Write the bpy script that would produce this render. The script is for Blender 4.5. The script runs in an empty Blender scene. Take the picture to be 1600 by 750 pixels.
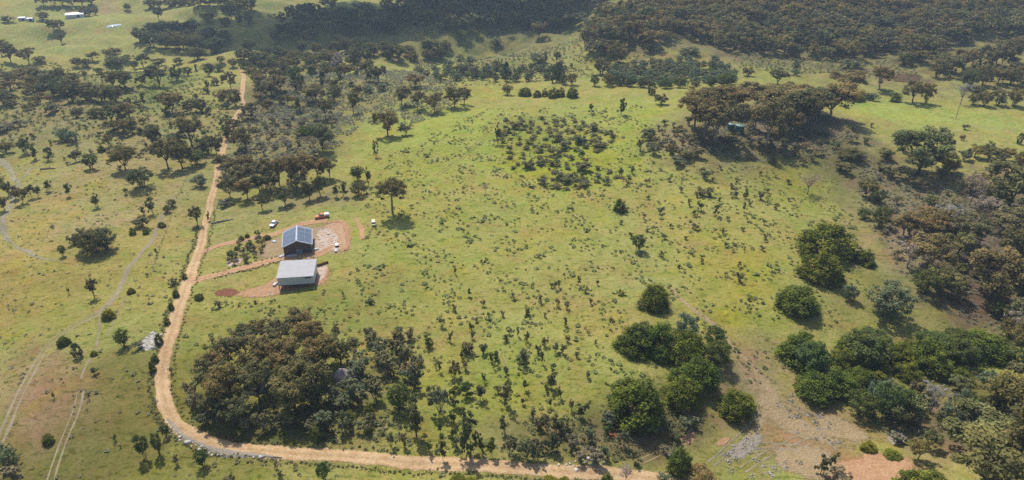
import bpy, bmesh, math, random
import numpy as np
from mathutils import Vector, Matrix

random.seed(7)
RNG = np.random.default_rng(7)
rad = math.radians
scene = bpy.context.scene
col = scene.collection

# ------------------------------------------------------------------ camera
CAM_Z, PITCH, FPX = 116.0, rad(27.9), 1067.0
cam_d = bpy.data.cameras.new('camera')
cam_d.sensor_fit = 'HORIZONTAL'
cam_d.sensor_width = 36.0
cam_d.lens = 36.0 * FPX / 1600.0
cam_d.clip_start, cam_d.clip_end = 1.0, 12000.0
cam = bpy.data.objects.new('camera', cam_d)
cam.location = (0, 0, CAM_Z)
cam.rotation_euler = (math.pi / 2 - PITCH, 0, 0)
col.objects.link(cam)
scene.camera = cam

# ------------------------------------------------------------------ sky, sun, exposure
SUN_EL, SUN_AZ = rad(57), rad(-25)           # azimuth from +Y, clockwise
TO_SUN = np.array([math.sin(SUN_AZ) * math.cos(SUN_EL), math.cos(SUN_AZ) * math.cos(SUN_EL), math.sin(SUN_EL)])
world = bpy.data.worlds.new('World')
scene.world = world
world.use_nodes = True
wn = world.node_tree.nodes
sky = wn.new('ShaderNodeTexSky')
sky.sky_type = 'NISHITA'
sky.sun_disc = False
sky.sun_elevation = SUN_EL
sky.sun_rotation = SUN_AZ
sky.air_density, sky.dust_density = 1.0, 1.6
world.node_tree.links.new(sky.outputs[0], wn['Background'].inputs[0])
wn['Background'].inputs[1].default_value = 0.13
sun_d = bpy.data.lights.new('sun', 'SUN')
sun_d.energy = 4.2
sun_d.angle = rad(0.55)
sun_d.color = (1.0, 0.95, 0.87)
sun = bpy.data.objects.new('sun', sun_d)
sun.rotation_euler = Vector(TO_SUN).to_track_quat('Z', 'Y').to_euler()
sun.location = (-100, 300, 500)
col.objects.link(sun)
scene.view_settings.view_transform = 'Standard'
scene.view_settings.look = 'None'
scene.view_settings.gamma = 1.0
scene.view_settings.exposure = 0.44
scene.view_settings.use_curve_mapping = False
scene.cycles.use_denoising = False
scene.cycles.max_bounces = 5
scene.cycles.diffuse_bounces = 2
scene.cycles.volume_bounces = 0
scene.cycles.transparent_max_bounces = 8

# ------------------------------------------------------------------ helpers
def lin(rgb, k=1.0):
    return tuple(k * ((c / 255 / 12.92) if c / 255 <= 0.04045 else ((c / 255 + 0.055) / 1.055) ** 2.4) for c in rgb)

def tag(o, label=None, cat=None, group=None, kind=None):
    for k, v in (('label', label), ('category', cat), ('group', group), ('kind', kind)):
        if v:
            o[k] = v
    return o

def sm(a, b, x):
    t = np.clip((x - a) / (b - a), 0, 1)
    return t * t * (3 - 2 * t)

def wave_noise(seed, scale, n=9):
    r = np.random.default_rng(seed)
    a = r.uniform(0, 2 * np.pi, n); k = r.uniform(.55, 1.6, n) * 2 * np.pi / scale; p = r.uniform(0, 6.28, n)
    def f(x, y):
        x = np.asarray(x, float); y = np.asarray(y, float)
        s = 0
        for i in range(n):
            s = s + np.sin((x * np.cos(a[i]) + y * np.sin(a[i])) * k[i] + p[i] + 1.3 * np.sin((y * np.cos(a[i]) - x * np.sin(a[i])) * k[i] * .6))
        return s / (n * .5) ** .5 / 1.8
    return f

N_big, N_mid, N_small, N_fine = wave_noise(1, 120), wave_noise(2, 45), wave_noise(3, 20), wave_noise(4, 9)

def seg_dist(x, y, ax, ay, bx, by):
    dx, dy = bx - ax, by - ay
    t = np.clip(((x - ax) * dx + (y - ay) * dy) / (dx * dx + dy * dy), 0, 1)
    return np.hypot(x - ax - t * dx, y - ay - t * dy)

def H(x, y):
    x = np.asarray(x, float); y = np.asarray(y, float)
    z = 8.5 * np.exp(-((x - 120) / 75) ** 2 - ((y - 350) / 60) ** 2)
    z = z - 6.5 * np.exp(-(seg_dist(x, y, 55, 110, 215, 215) / 30) ** 2)
    z = z - 3.0 * np.exp(-(seg_dist(x, y, -300, 350, -150, 150) / 26) ** 2)
    z = z + 2.5 * np.exp(-(seg_dist(x, y, -40, 260, 60, 330) / 60) ** 2)
    z = z - 13 * sm(430, 530, y) * (1 - sm(570, 720, y)) * sm(110, -10, x)
    z = z + 46 * sm(500, 880, y) * sm(40, 200, x)
    z = z + 11 * np.exp(-((x - 95) / 60) ** 2 - ((y - 560) / 60) ** 2)
    z = z + 24 * sm(640, 1200, y) * sm(120, -60, x)
    z = z + 28 * sm(1100, 3000, np.hypot(x, y))
    far = sm(380, 620, y)
    z = z + N_big(x, y) * (1.0 + 4.0 * far) + N_mid(x, y) * (.5 + 1.2 * far) + N_small(x, y) * .14
    return z

F = np.array([0, math.cos(PITCH), -math.sin(PITCH)])
U = np.array([0, math.sin(PITCH), math.cos(PITCH)])

def px(u, v):
    """World ground points under photo pixels (1600x750)."""
    u = np.atleast_1d(np.asarray(u, float)); v = np.atleast_1d(np.asarray(v, float))
    d = np.stack([(u - 800) / FPX, U[1] * (375 - v) / FPX + F[1], U[2] * (375 - v) / FPX + F[2]], 1)
    lo = np.full(len(u), 40.0); hi = np.full(len(u), 40.0); done = np.zeros(len(u), bool)
    t = 40.0
    while t < 3500 and not done.all():
        t2 = t + max(3.0, t * .012)
        z = CAM_Z + d[:, 2] * t2
        hit = (~done) & (z <= H(d[:, 0] * t2, d[:, 1] * t2))
        lo[hit] = t; hi[hit] = t2; done |= hit
        t = t2
    hi[~done] = 3500; lo[~done] = 3499
    for _ in range(18):
        m = (lo + hi) / 2
        below = CAM_Z + d[:, 2] * m <= H(d[:, 0] * m, d[:, 1] * m)
        hi = np.where(below, m, hi); lo = np.where(below, lo, m)
    x, y = d[:, 0] * hi, d[:, 1] * hi
    return np.stack([x, y, H(x, y)], 1)

def depth(P):
    P = np.atleast_2d(P)
    return P[:, 1] * F[1] + (P[:, 2] - CAM_Z) * F[2]

def ppm(P):                       # photo pixels per metre at a point
    return FPX / depth(P)

def dep(P):                       # depression angle to a point
    P = np.atleast_2d(P)
    return np.arctan2(CAM_Z - P[:, 2], np.hypot(P[:, 0], P[:, 1]))

def in_poly(x, y, poly):
    inside = np.zeros(len(x), bool)
    n = len(poly)
    for i in range(n):
        x1, y1 = poly[i][:2]; x2, y2 = poly[(i + 1) % n][:2]
        c = (y1 > y) != (y2 > y)
        with np.errstate(divide='ignore', invalid='ignore'):
            xi = (x2 - x1) * (y - y1) / (y2 - y1) + x1
        inside ^= c & (x < xi)
    return inside

def wpoly(pts):
    a = np.array(pts, float)
    return px(a[:, 0], a[:, 1])

def scatter(pts, spacing, limit=5000, seed=0, jitter=True):
    """Dart throwing inside a ground polygon given in photo pixels; spacing in metres."""
    r = np.random.default_rng(seed)
    W = wpoly(pts)
    x0, y0 = W[:, 0].min(), W[:, 1].min(); x1, y1 = W[:, 0].max(), W[:, 1].max()
    n = int(min(200000, 6 * (x1 - x0) * (y1 - y0) / spacing ** 2 + 50))
    X = r.uniform(x0, x1, n); Y = r.uniform(y0, y1, n)
    ok = in_poly(X, Y, W)
    X, Y = X[ok], Y[ok]
    cells, out = {}, []
    for x, y in zip(X, Y):
        s = spacing * (r.uniform(.75, 1.25) if jitter else 1)
        cx, cy = int(x // spacing), int(y // spacing)
        bad = False
        for i in (-1, 0, 1):
            for j in (-1, 0, 1):
                for (a, b) in cells.get((cx + i, cy + j), ()):
                    if (a - x) ** 2 + (b - y) ** 2 < s * s:
                        bad = True
        if not bad:
            cells.setdefault((cx, cy), []).append((x, y)); out.append((x, y))
            if len(out) >= limit:
                break
    out = np.array(out).reshape(-1, 2)
    return np.column_stack([out, H(out[:, 0], out[:, 1])])

def mesh_np(name, V, faces, mats=(), smooth=False, mat_index=None, colors=None):
    """faces: int array (n,k) or list of such arrays."""
    me = bpy.data.meshes.new(name)
    fl = faces if isinstance(faces, list) else [faces]
    fl = [np.asarray(f, int) for f in fl if len(f)]
    loops = np.concatenate([f.ravel() for f in fl])
    tot = np.concatenate([np.full(len(f), f.shape[1]) for f in fl])
    start = np.concatenate([[0], np.cumsum(tot)[:-1]])
    me.vertices.add(len(V)); me.vertices.foreach_set('co', np.asarray(V, np.float32).ravel())
    me.loops.add(len(loops)); me.loops.foreach_set('vertex_index', loops.astype(np.int32))
    me.polygons.add(len(tot))
    me.polygons.foreach_set('loop_start', start.astype(np.int32))
    me.polygons.foreach_set('loop_total', tot.astype(np.int32))
    for m in mats:
        me.materials.append(m)
    if mat_index is not None:
        me.polygons.foreach_set('material_index', np.asarray(mat_index, np.int32))
    if smooth:
        me.polygons.foreach_set('use_smooth', np.ones(len(tot), bool))
    if colors is not None:
        at = me.color_attributes.new('tint', 'FLOAT_COLOR', 'POINT')
        c = np.ones((len(V), 4), np.float32); c[:, :colors.shape[1]] = colors
        at.data.foreach_set('color', c.ravel())
    me.update(calc_edges=True)
    return me

def link(name, me, parent=None):
    o = bpy.data.objects.new(name, me)
    col.objects.link(o)
    if parent is not None:
        o.parent = parent
    return o

def empty(name, loc=(0, 0, 0), rz=0.0):
    e = bpy.data.objects.new(name, None)
    e.empty_display_size = .5
    e.location = loc; e.rotation_euler = (0, 0, rz)
    col.objects.link(e)
    return e

# ------------------------------------------------------------------ materials
def new_mat(name, rough=.9, spec=.2):
    m = bpy.data.materials.new(name); m.use_nodes = True
    b = m.node_tree.nodes['Principled BSDF']
    b.inputs['Roughness'].default_value = rough
    b.inputs['Specular IOR Level'].default_value = spec
    return m, m.node_tree.nodes, m.node_tree.links, b

def nd(N, t, **kw):
    n = N.new(t)
    for k, v in kw.items():
        setattr(n, k, v)
    return n

def mixc(N, L, fac, a, b, mode='MIX'):
    n = N.new('ShaderNodeMix'); n.data_type = 'RGBA'; n.blend_type = mode
    for s, v in ((n.inputs[0], fac), (n.inputs[6], a), (n.inputs[7], b)):
        if hasattr(v, 'is_linked'):
            L.new(v, s)
        elif isinstance(v, tuple):
            s.default_value = (*v[:3], 1)
        else:
            s.default_value = v
    return n.outputs[2]

def noise(N, L, scale, detail=4, rough=.6, vec=None, lo=.35, hi=.65, dist=0.0):
    t = N.new('ShaderNodeTexNoise')
    t.inputs['Scale'].default_value = scale; t.inputs['Detail'].default_value = detail; t.inputs['Roughness'].default_value = rough
    t.inputs['Distortion'].default_value = dist
    if vec is not None:
        L.new(vec, t.inputs['Vector'])
    m = N.new('ShaderNodeMapRange'); m.clamp = True
    m.inputs[1].default_value = lo; m.inputs[2].default_value = hi
    L.new(t.outputs['Fac'], m.inputs[0])
    return m.outputs[0]

def simple_mat(name, rgb, rough=.7, spec=.3, metal=0.0, var=.15, scale=3.0):
    m, N, L, b = new_mat(name, rough, spec)
    b.inputs['Metallic'].default_value = metal
    tc = N.new('ShaderNodeTexCoord')
    f = noise(N, L, scale, 5, .65, tc.outputs['Object'])
    c = mixc(N, L, f, tuple(x * (1 - var) for x in rgb), tuple(min(1, x * (1 + var)) for x in rgb))
    L.new(c, b.inputs['Base Color'])
    return m

GROUND_K = 0.70
def ground_material():
    m, N, L, b = new_mat('grass_ground', .95, .05)
    at = nd(N, 'ShaderNodeVertexColor', layer_name='tint')
    geo = N.new('ShaderNodeNewGeometry')
    P = geo.outputs['Position']
    mp = N.new('ShaderNodeMapping'); mp.inputs['Scale'].default_value = (1, 1, 0); L.new(P, mp.inputs[0]); V = mp.outputs[0]
    c = at.outputs['Color']
    big = noise(N, L, .035, 4, .6, V, .38, .66, .6)
    c = mixc(N, L, big, c, mixc(N, L, 1.0, c, (1.08, .99, .92), 'MULTIPLY'))
    for sc, lo, hi, mul in ((.075, .50, .68, (1.0, .84, .98)), (.06, .52, .7, (1.08, 1.04, .72)), (.09, .52, .7, (.80, .95, .74)), (.022, .5, .66, (1.06, .94, 1.0))):
        mp2 = N.new('ShaderNodeMapping'); mp2.inputs['Location'].default_value = (sc * 9000, 37 * sc * 100, 0); L.new(V, mp2.inputs[0])
        c = mixc(N, L, noise(N, L, sc, 5, .65, mp2.outputs[0], lo, hi, .9), c, mixc(N, L, 1.0, c, mul, 'MULTIPLY'))
    mp3 = N.new('ShaderNodeMapping'); mp3.inputs['Scale'].default_value = (.55, 1.1, 1); L.new(V, mp3.inputs[0])
    blot = noise(N, L, .62, 3, .6, mp3.outputs[0], .56, .63, .3)
    c = mixc(N, L, blot, c, mixc(N, L, 1.0, c, (.62, .68, .54), 'MULTIPLY'))
    mid = noise(N, L, .16, 5, .65, V, .42, .62, .8)
    c = mixc(N, L, mid, c, mixc(N, L, 1.0, c, (.82, .88, .70), 'MULTIPLY'))
    straw = noise(N, L, .33, 5, .7, V, .53, .68, .5)
    c = mixc(N, L, straw, c, mixc(N, L, 1.0, c, (1.22, 1.14, 1.22), 'MULTIPLY'))
    dark = noise(N, L, 1.15, 3, .65, V, .53, .62)
    c = mixc(N, L, dark, c, mixc(N, L, 1.0, c, (.72, .77, .66), 'MULTIPLY'))
    speck = noise(N, L, .5, 5, .8, V, .56, .66)
    c = mixc(N, L, speck, c, mixc(N, L, 1.0, c, (.72, .68, .62), 'MULTIPLY'))
    fine = noise(N, L, 3.2, 4, .75, V, .35, .68)
    c = mixc(N, L, fine, mixc(N, L, 1.0, c, (.74, .76, .72), 'MULTIPLY'), mixc(N, L, 1.0, c, (1.2, 1.18, 1.15), 'MULTIPLY'))
    L.new(c, b.inputs['Base Color'])
    n1 = N.new('ShaderNodeTexNoise'); n1.inputs['Scale'].default_value = .9; n1.inputs['Detail'].default_value = 7; n1.inputs['Roughness'].default_value = .72
    L.new(V, n1.inputs['Vector'])
    bp = N.new('ShaderNodeBump'); bp.inputs['Strength'].default_value = .6; bp.inputs['Distance'].default_value = .6
    L.new(n1.outputs['Fac'], bp.inputs['Height']); L.new(bp.outputs[0], b.inputs['Normal'])
    return m

def earth_mat(name, a, b2, c3, s1=.5, s2=2.5, k=.5, bump=.5):
    m, N, L, b = new_mat(name, .95, .05)
    geo = N.new('ShaderNodeNewGeometry'); P = geo.outputs['Position']
    f1 = noise(N, L, s1, 5, .65, P, .4, .62, .6); f2 = noise(N, L, s2, 5, .7, P, .45, .7)
    c = mixc(N, L, f1, lin(a, k), lin(b2, k)); c = mixc(N, L, f2, c, lin(c3, k))
    at = nd(N, 'ShaderNodeVertexColor', layer_name='tint')
    c = mixc(N, L, 1.0, c, at.outputs['Color'], 'MULTIPLY')
    L.new(c, b.inputs['Base Color'])
    n1 = N.new('ShaderNodeTexNoise'); n1.inputs['Scale'].default_value = 1.6; n1.inputs['Detail'].default_value = 7
    L.new(P, n1.inputs['Vector'])
    bp = N.new('ShaderNodeBump'); bp.inputs['Strength'].default_value = bump; bp.inputs['Distance'].default_value = .4
    L.new(n1.outputs['Fac'], bp.inputs['Height']); L.new(bp.outputs[0], b.inputs['Normal'])
    # worn, broken rim: the sheet thins out into the grass around it
    e = noise(N, L, 1.1, 5, .7, P, .3, .7)
    sub = nd(N, 'ShaderNodeMath', operation='SUBTRACT'); L.new(at.outputs['Alpha'], sub.inputs[0]); L.new(e, sub.inputs[1])
    mr = N.new('ShaderNodeMapRange'); mr.inputs[1].default_value = -.12; mr.inputs[2].default_value = .12; L.new(sub.outputs[0], mr.inputs[0])
    L.new(mr.outputs[0], b.inputs['Alpha'])
    return m

def leaf_mat(name, base, tip, trans=.25, hue_var=.12):
    """tint attribute: r = brightness jitter, g = mix towards the new-growth colour, b = spare jitter."""
    m = bpy.data.materials.new(name); m.use_nodes = True
    N, L = m.node_tree.nodes, m.node_tree.links
    N.remove(N['Principled BSDF'])
    at = nd(N, 'ShaderNodeVertexColor', layer_name='tint')
    sp = N.new('ShaderNodeSeparateColor'); L.new(at.outputs['Color'], sp.inputs[0])
    oi = N.new('ShaderNodeObjectInfo')
    c = mixc(N, L, sp.outputs[1], base, tip)
    warm = mixc(N, L, 1.0, c, (1 + hue_var * 1.6, 1.0, 1 - hue_var), 'MULTIPLY')
    cool = mixc(N, L, 1.0, c, (1 - hue_var * 1.2, 1 - hue_var * .2, 1 + hue_var), 'MULTIPLY')
    c = mixc(N, L, oi.outputs['Random'], cool, warm)
    mr = N.new('ShaderNodeMapRange'); mr.inputs[3].default_value = .62; mr.inputs[4].default_value = 1.42
    L.new(sp.outputs[0], mr.inputs[0])
    vm = N.new('ShaderNodeVectorMath'); vm.operation = 'SCALE'
    L.new(c, vm.inputs[0]); L.new(mr.outputs[0], vm.inputs['Scale'])
    d = N.new('ShaderNodeBsdfDiffuse'); t = N.new('ShaderNodeBsdfTranslucent'); mx = N.new('ShaderNodeMixShader')
    L.new(vm.outputs[0], d.inputs[0]); L.new(vm.outputs[0], t.inputs[0])
    mx.inputs[0].default_value = trans
    L.new(d.outputs[0], mx.inputs[1]); L.new(t.outputs[0], mx.inputs[2])
    L.new(mx.outputs[0], N['Material Output'].inputs[0])
    return m

M = {}
M['ground'] = ground_material()
M['road'] = earth_mat('dirt_road', (205, 172, 128), (188, 148, 102), (222, 196, 158), .35, 1.8, .62)
M['road_pink'] = earth_mat('pink_dirt', (196, 164, 138), (180, 140, 108), (220, 200, 180), .35, 1.8, .58)
M['drive'] = earth_mat('drive_dirt', (200, 160, 120), (190, 142, 100), (214, 182, 148), .35, 1.8, .6)
M['wheel_track'] = earth_mat('worn_track', (172, 158, 126), (158, 142, 104), (196, 184, 160), .5, 2.0, .5)
M['faint_track'] = earth_mat('faint_track', (150, 138, 88), (142, 136, 78), (170, 150, 112), .5, 2.0, .48)
M['orange_earth'] = earth_mat('orange_earth', (202, 158, 118), (188, 138, 100), (216, 182, 146), .4, 2.2, .55, .9)
M['bank_earth'] = earth_mat('bank_earth', (204, 166, 130), (186, 142, 106), (220, 192, 162), .6, 1.4, .6, 1.2)
M['tan_earth'] = earth_mat('tan_earth', (186, 160, 120), (168, 144, 100), (204, 184, 150), .4, 2.2, .52, .9)
M['white_rubble'] = earth_mat('pale_rubble', (212, 190, 168), (196, 158, 124), (228, 218, 208), .5, 1.2, .6, 1.2)
M['red_earth'] = earth_mat('red_earth', (150, 96, 70), (136, 88, 66), (176, 130, 96), .4, 2.2, .5, .9)
M['creek'] = earth_mat('creek_gravel', (176, 166, 136), (150, 144, 100), (200, 192, 172), .4, 2.0, .5, .9)
M['rock'] = earth_mat('pale_rock', (188, 180, 166), (150, 144, 130), (206, 200, 190), .6, 2.0, .52, 1.0)
M['grey_brush'] = earth_mat('grey_brush', (172, 160, 142), (152, 140, 116), (188, 178, 164), .6, 2.4, .56, 1.0)
M['brown_dam'] = earth_mat('dam_soil', (116, 92, 66), (104, 82, 60), (128, 104, 78), .1, .6, .5, .4)

M['gum'] = leaf_mat('gum_leaf', (0.128, 0.132, 0.05), (0.235, 0.195, 0.075), 0.36)
M['gum_brown'] = leaf_mat('gum_leaf_brown', (0.145, 0.134, 0.056), (0.265, 0.21, 0.085), 0.36)
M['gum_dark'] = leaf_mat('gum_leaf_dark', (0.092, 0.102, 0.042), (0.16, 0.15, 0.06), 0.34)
M['gum_olive'] = leaf_mat('gum_leaf_olive', (0.155, 0.152, 0.054), (0.26, 0.235, 0.078), 0.38)
M['bush'] = leaf_mat('bush_leaf', (0.066, 0.09, 0.02), (0.205, 0.23, 0.032), 0.4)
M['bush_yellow'] = leaf_mat('bush_leaf_yellow', (.130,.155,.025),(.260,.260,.03),.42)
M['wattle'] = leaf_mat('wattle_leaf', (0.145, 0.175, 0.09), (0.2, 0.23, 0.12), 0.38)
M['sapling'] = leaf_mat('sapling_leaf', (.120, .130, .064), (.18, .185, .085), .38)
M['sapling_green'] = leaf_mat('sapling_leaf_green', (0.082, 0.11, 0.034), (0.15, 0.185, 0.05), 0.38)
M['shrub'] = leaf_mat('shrub_leaf', (.150, .146, .066), (.215, .20, .095), .38)
M['heath'] = leaf_mat('heath_leaf', (0.205, 0.188, 0.112), (0.28, 0.25, 0.16), 0.38)
M['conifer'] = leaf_mat('conifer_leaf', (0.062,0.083,0.037),(0.112,0.131,0.055),.3)
M['tussock'] = leaf_mat('tussock_blade', (.185,.195,.066), (.26,.25,.095), .48)
M['rush'] = leaf_mat('rush_blade', (.105,.122,.042), (.145,.155,.055), .45)
M['twig'] = leaf_mat('dry_twig', (0.32, 0.28, 0.22), (0.4, 0.36, 0.3), 0.3)
M['bark'] = simple_mat('dark_bark', (.055, .046, .04), .95, .1, 0, .3, 2.0)
M['bark_pale'] = simple_mat('pale_bark', (.33, .29, .25), .9, .1, 0, .3, 1.5)
M['bark_grey'] = simple_mat('grey_bark', (.17, .145, .125), .95, .1, 0, .3, 1.5)

# ------------------------------------------------------------------ ground sheet
def axis(a, b, step, far, grow=1.22):
    mid = list(np.arange(a, b + .01, step))
    up, s, v = [], step, mid[-1]
    while v < far[1]:
        s *= grow; v += s; up.append(v)
    dn, s, v = [], step, mid[0]
    while v > far[0]:
        s *= grow; v -= s; dn.append(v)
    return np.array(dn[::-1] + mid + up)

ex = axis(-420, 420, 2.5, (-4200, 4200))
ey0 = np.arange(60, 420, 2.0); ey1 = np.arange(420, 1000, 4.0)
ey = np.concatenate([axis(60, 62, 2.0, (-4200, 0))[:-2 if False else None][axis(60, 62, 2.0, (-4200, 0)) < 60], ey0, ey1,
                     axis(1000, 1008, 4.0, (1000, 4200))[axis(1000, 1008, 4.0, (1000, 4200)) >= 1000]])
ey = np.unique(np.round(ey, 4))
ey = ey[np.concatenate([[True], np.diff(ey) > .5])]
GX, GY = np.meshgrid(ex, ey)
GZ = H(GX, GY)

# ground cover colours: (u, v, ru, rv in photo pixels, sRGB as it looks in full sun save the shaded lower-left foreground, strength)
BASE_GRASS = (162, 159, 93)
COVER = [
 (100, 380, 300, 90, (172, 158, 92), .9), (60, 440, 180, 40, (170, 154, 84), .8), (60, 480, 180, 70, (152, 146, 76), .7), (150, 690, 260, 120, (118, 112, 58), 1.0),  # last ellipse: foreground shading painted into the grass as a darker olive
 (90, 620, 110, 60, (150, 128, 92), .8), (40, 590, 60, 60, (152, 126, 100), .6), (200, 600, 70, 70, (124, 118, 58), .7),
 (320, 740, 120, 50, (132, 134, 52), .8), (480, 700, 260, 40, (138, 132, 76), .7), (430, 520, 160, 60, (138, 140, 70), .7),
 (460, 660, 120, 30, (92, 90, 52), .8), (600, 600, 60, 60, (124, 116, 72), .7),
 (560, 470, 150, 50, (142, 144, 74), .6), (330, 310, 60, 60, (150, 146, 86), .7), (380, 330, 90, 25, (152, 152, 96), .7),
 (230, 300, 120, 40, (168, 156, 100), .7), (110, 290, 90, 25, (168, 156, 96), .7), (110, 200, 160, 40, (150, 146, 92), .7),
 (170, 345, 90, 12, (170, 156, 112), .7),
 (250, 120, 60, 22, (110, 128, 62), .8), (230, 160, 60, 22, (112, 128, 66), .7),
 (450, 210, 70, 60, (126, 118, 78), .95), (430, 150, 70, 40, (126, 116, 84), .9), (520, 200, 50, 30, (132, 128, 76), .7),
 (560, 140, 120, 30, (138, 132, 86), .8), (540, 300, 60, 18, (150, 140, 104), .8), (470, 320, 70, 12, (150, 142, 104), .6),
 (700, 200, 130, 45, (160, 172, 74), .8), (620, 270, 80, 40, (154, 160, 70), .7), (1000, 170, 120, 22, (158, 170, 76), .7),
 (880, 250, 110, 40, (156, 166, 46), .8), (1010, 210, 50, 25, (152, 168, 56), .8), (830, 210, 60, 30, (140, 146, 60), .6),
 (760, 350, 180, 60, (160, 162, 80), .7), (900, 380, 180, 50, (164, 162, 88), .6), (1000, 450, 150, 50, (160, 156, 90), .7),
 (1130, 430, 60, 60, (160, 156, 64), .6), (1180, 430, 40, 40, (166, 160, 46), .5), (1140, 495, 22, 12, (168, 164, 30), .6),
 (800, 600, 130, 80, (152, 158, 72), .7), (700, 640, 80, 80, (148, 152, 66), .6), (900, 640, 80, 40, (148, 148, 72), .5),
 (840, 690, 120, 40, (138, 128, 84), .7), (980, 680, 90, 30, (128, 112, 82), .8),
 (1150, 260, 90, 25, (150, 142, 84), .6), (1060, 215, 55, 25, (152, 138, 104), .9), (1190, 220, 110, 35, (112, 102, 76), .95),
 (1270, 220, 70, 35, (112, 106, 82), .9), (1190, 180, 110, 30, (146, 132, 108), .9), (1300, 200, 60, 20, (140, 126, 100), .8),
 (1260, 290, 70, 40, (150, 150, 66), .8), (1330, 260, 50, 40, (112, 110, 70), .8),
 (1420, 330, 80, 60, (136, 124, 98), 1.0), (1500, 400, 110, 70, (122, 106, 86), 1.0), (1560, 330, 80, 60, (118, 104, 86), 1.0),
 (1520, 470, 70, 50, (112, 94, 78), 1.0), (1380, 270, 60, 30, (124, 114, 86), .8), (1340, 370, 30, 60, (150, 142, 92), .7),
 (1420, 400, 30, 40, (156, 144, 116), .8), (1390, 470, 80, 50, (138, 132, 76), .8), (1300, 480, 60, 40, (150, 144, 84), .7),
 (1450, 182, 150, 24, (164, 178, 84), 1.0), (1540, 215, 80, 22, (164, 160, 92), .8), (1450, 135, 170, 14, (158, 160, 92), .7),
 (1400, 122, 60, 8, (150, 128, 96), .7), (1200, 115, 60, 20, (160, 166, 80), .8),
 (1180, 640, 120, 80, (150, 136, 96), .9), (1250, 660, 110, 50, (166, 142, 104), .9), (1190, 560, 40, 40, (150, 138, 96), .7),
 (1500, 600, 120, 40, (112, 108, 56), .9), (1560, 570, 50, 22, (150, 146, 60), .8), (1560, 690, 80, 60, (150, 128, 108), .9), (1450, 660, 90, 40, (122, 108, 84), .9),
 (1240, 655, 110, 50, (160, 142, 100), .6), (1180, 600, 45, 45, (160, 148, 118), .7), (1330, 735, 120, 30, (176, 140, 96), .8), (930, 690, 120, 26, (124, 108, 78), .8), (1050, 655, 60, 30, (116, 104, 78), .7), (1120, 720, 60, 20, (148, 144, 74), .7), (1100, 600, 60, 60, (120, 112, 72), .6), (1010, 640, 70, 40, (112, 100, 72), .7), (900, 748, 200, 20, (138, 128, 80), .6),
 (250, 230, 160, 60, (156, 146, 98), .8), (60, 150, 120, 60, (142, 134, 88), .8), (850, 75, 80, 22, (150, 148, 92), .8), (920, 115, 60, 16, (156, 158, 84), .6), (760, 95, 90, 20, (144, 142, 88), .7), (690, 108, 40, 8, (170, 168, 84), .8), (760, 145, 60, 10, (168, 170, 72), .7),
 (1010, 45, 60, 20, (128, 120, 92), .8), (1150, 85, 80, 10, (140, 132, 96), .8), (1300, 30, 300, 50, (110, 102, 78), .9),
 (170, 30, 200, 22, (160, 162, 96), .8), (150, 60, 140, 14, (160, 160, 96), .6), (40, 20, 60, 14, (156, 156, 92), .6), (165, 9, 14, 6, (170, 140, 120), .6),
 (560, 55, 200, 30, (122, 124, 74), .9), (560, 12, 80, 8, (152, 160, 92), .9), (440, 25, 50, 20, (138, 140, 84), .8), (800, 35, 150, 30, (104, 108, 70), .9),
]
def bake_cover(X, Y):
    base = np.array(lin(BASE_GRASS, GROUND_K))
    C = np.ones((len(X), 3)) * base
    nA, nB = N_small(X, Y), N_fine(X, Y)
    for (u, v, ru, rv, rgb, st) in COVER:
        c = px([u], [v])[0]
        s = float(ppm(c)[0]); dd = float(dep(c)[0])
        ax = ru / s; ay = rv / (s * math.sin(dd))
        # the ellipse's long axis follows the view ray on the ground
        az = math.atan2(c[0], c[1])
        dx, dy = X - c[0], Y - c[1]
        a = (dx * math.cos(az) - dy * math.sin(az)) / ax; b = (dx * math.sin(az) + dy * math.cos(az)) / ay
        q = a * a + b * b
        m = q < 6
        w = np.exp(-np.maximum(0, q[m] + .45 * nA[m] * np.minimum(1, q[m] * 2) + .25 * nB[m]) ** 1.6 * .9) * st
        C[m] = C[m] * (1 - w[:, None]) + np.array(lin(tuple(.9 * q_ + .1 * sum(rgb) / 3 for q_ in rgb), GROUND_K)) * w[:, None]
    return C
gv = np.column_stack([GX.ravel(), GY.ravel(), GZ.ravel()])
ny, nx = GX.shape
ii = (np.arange(ny - 1)[:, None] * nx + np.arange(nx - 1)[None, :]).ravel()
gf = np.column_stack([ii, ii + 1, ii + nx + 1, ii + nx])
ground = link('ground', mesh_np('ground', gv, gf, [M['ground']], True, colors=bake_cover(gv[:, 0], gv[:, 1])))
tag(ground, kind='structure')

# ------------------------------------------------------------------ strips (roads, tracks, banks) and patches
def catmull(P, step):
    P = np.asarray(P, float); P = np.vstack([2 * P[0] - P[1], P, 2 * P[-1] - P[-2]])
    out = []
    for i in range(1, len(P) - 2):
        n = max(2, int(np.linalg.norm(P[i + 1, :2] - P[i, :2]) / step))
        for t in np.arange(n) / n:
            out.append(.5 * (2 * P[i] + (P[i + 1] - P[i - 1]) * t + (2 * P[i - 1] - 5 * P[i] + 4 * P[i + 1] - P[i + 2]) * t ** 2 + (3 * P[i] - P[i - 1] - 3 * P[i + 1] + P[i + 2]) * t ** 3))
    out.append(P[-2])
    return np.array(out)

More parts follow.
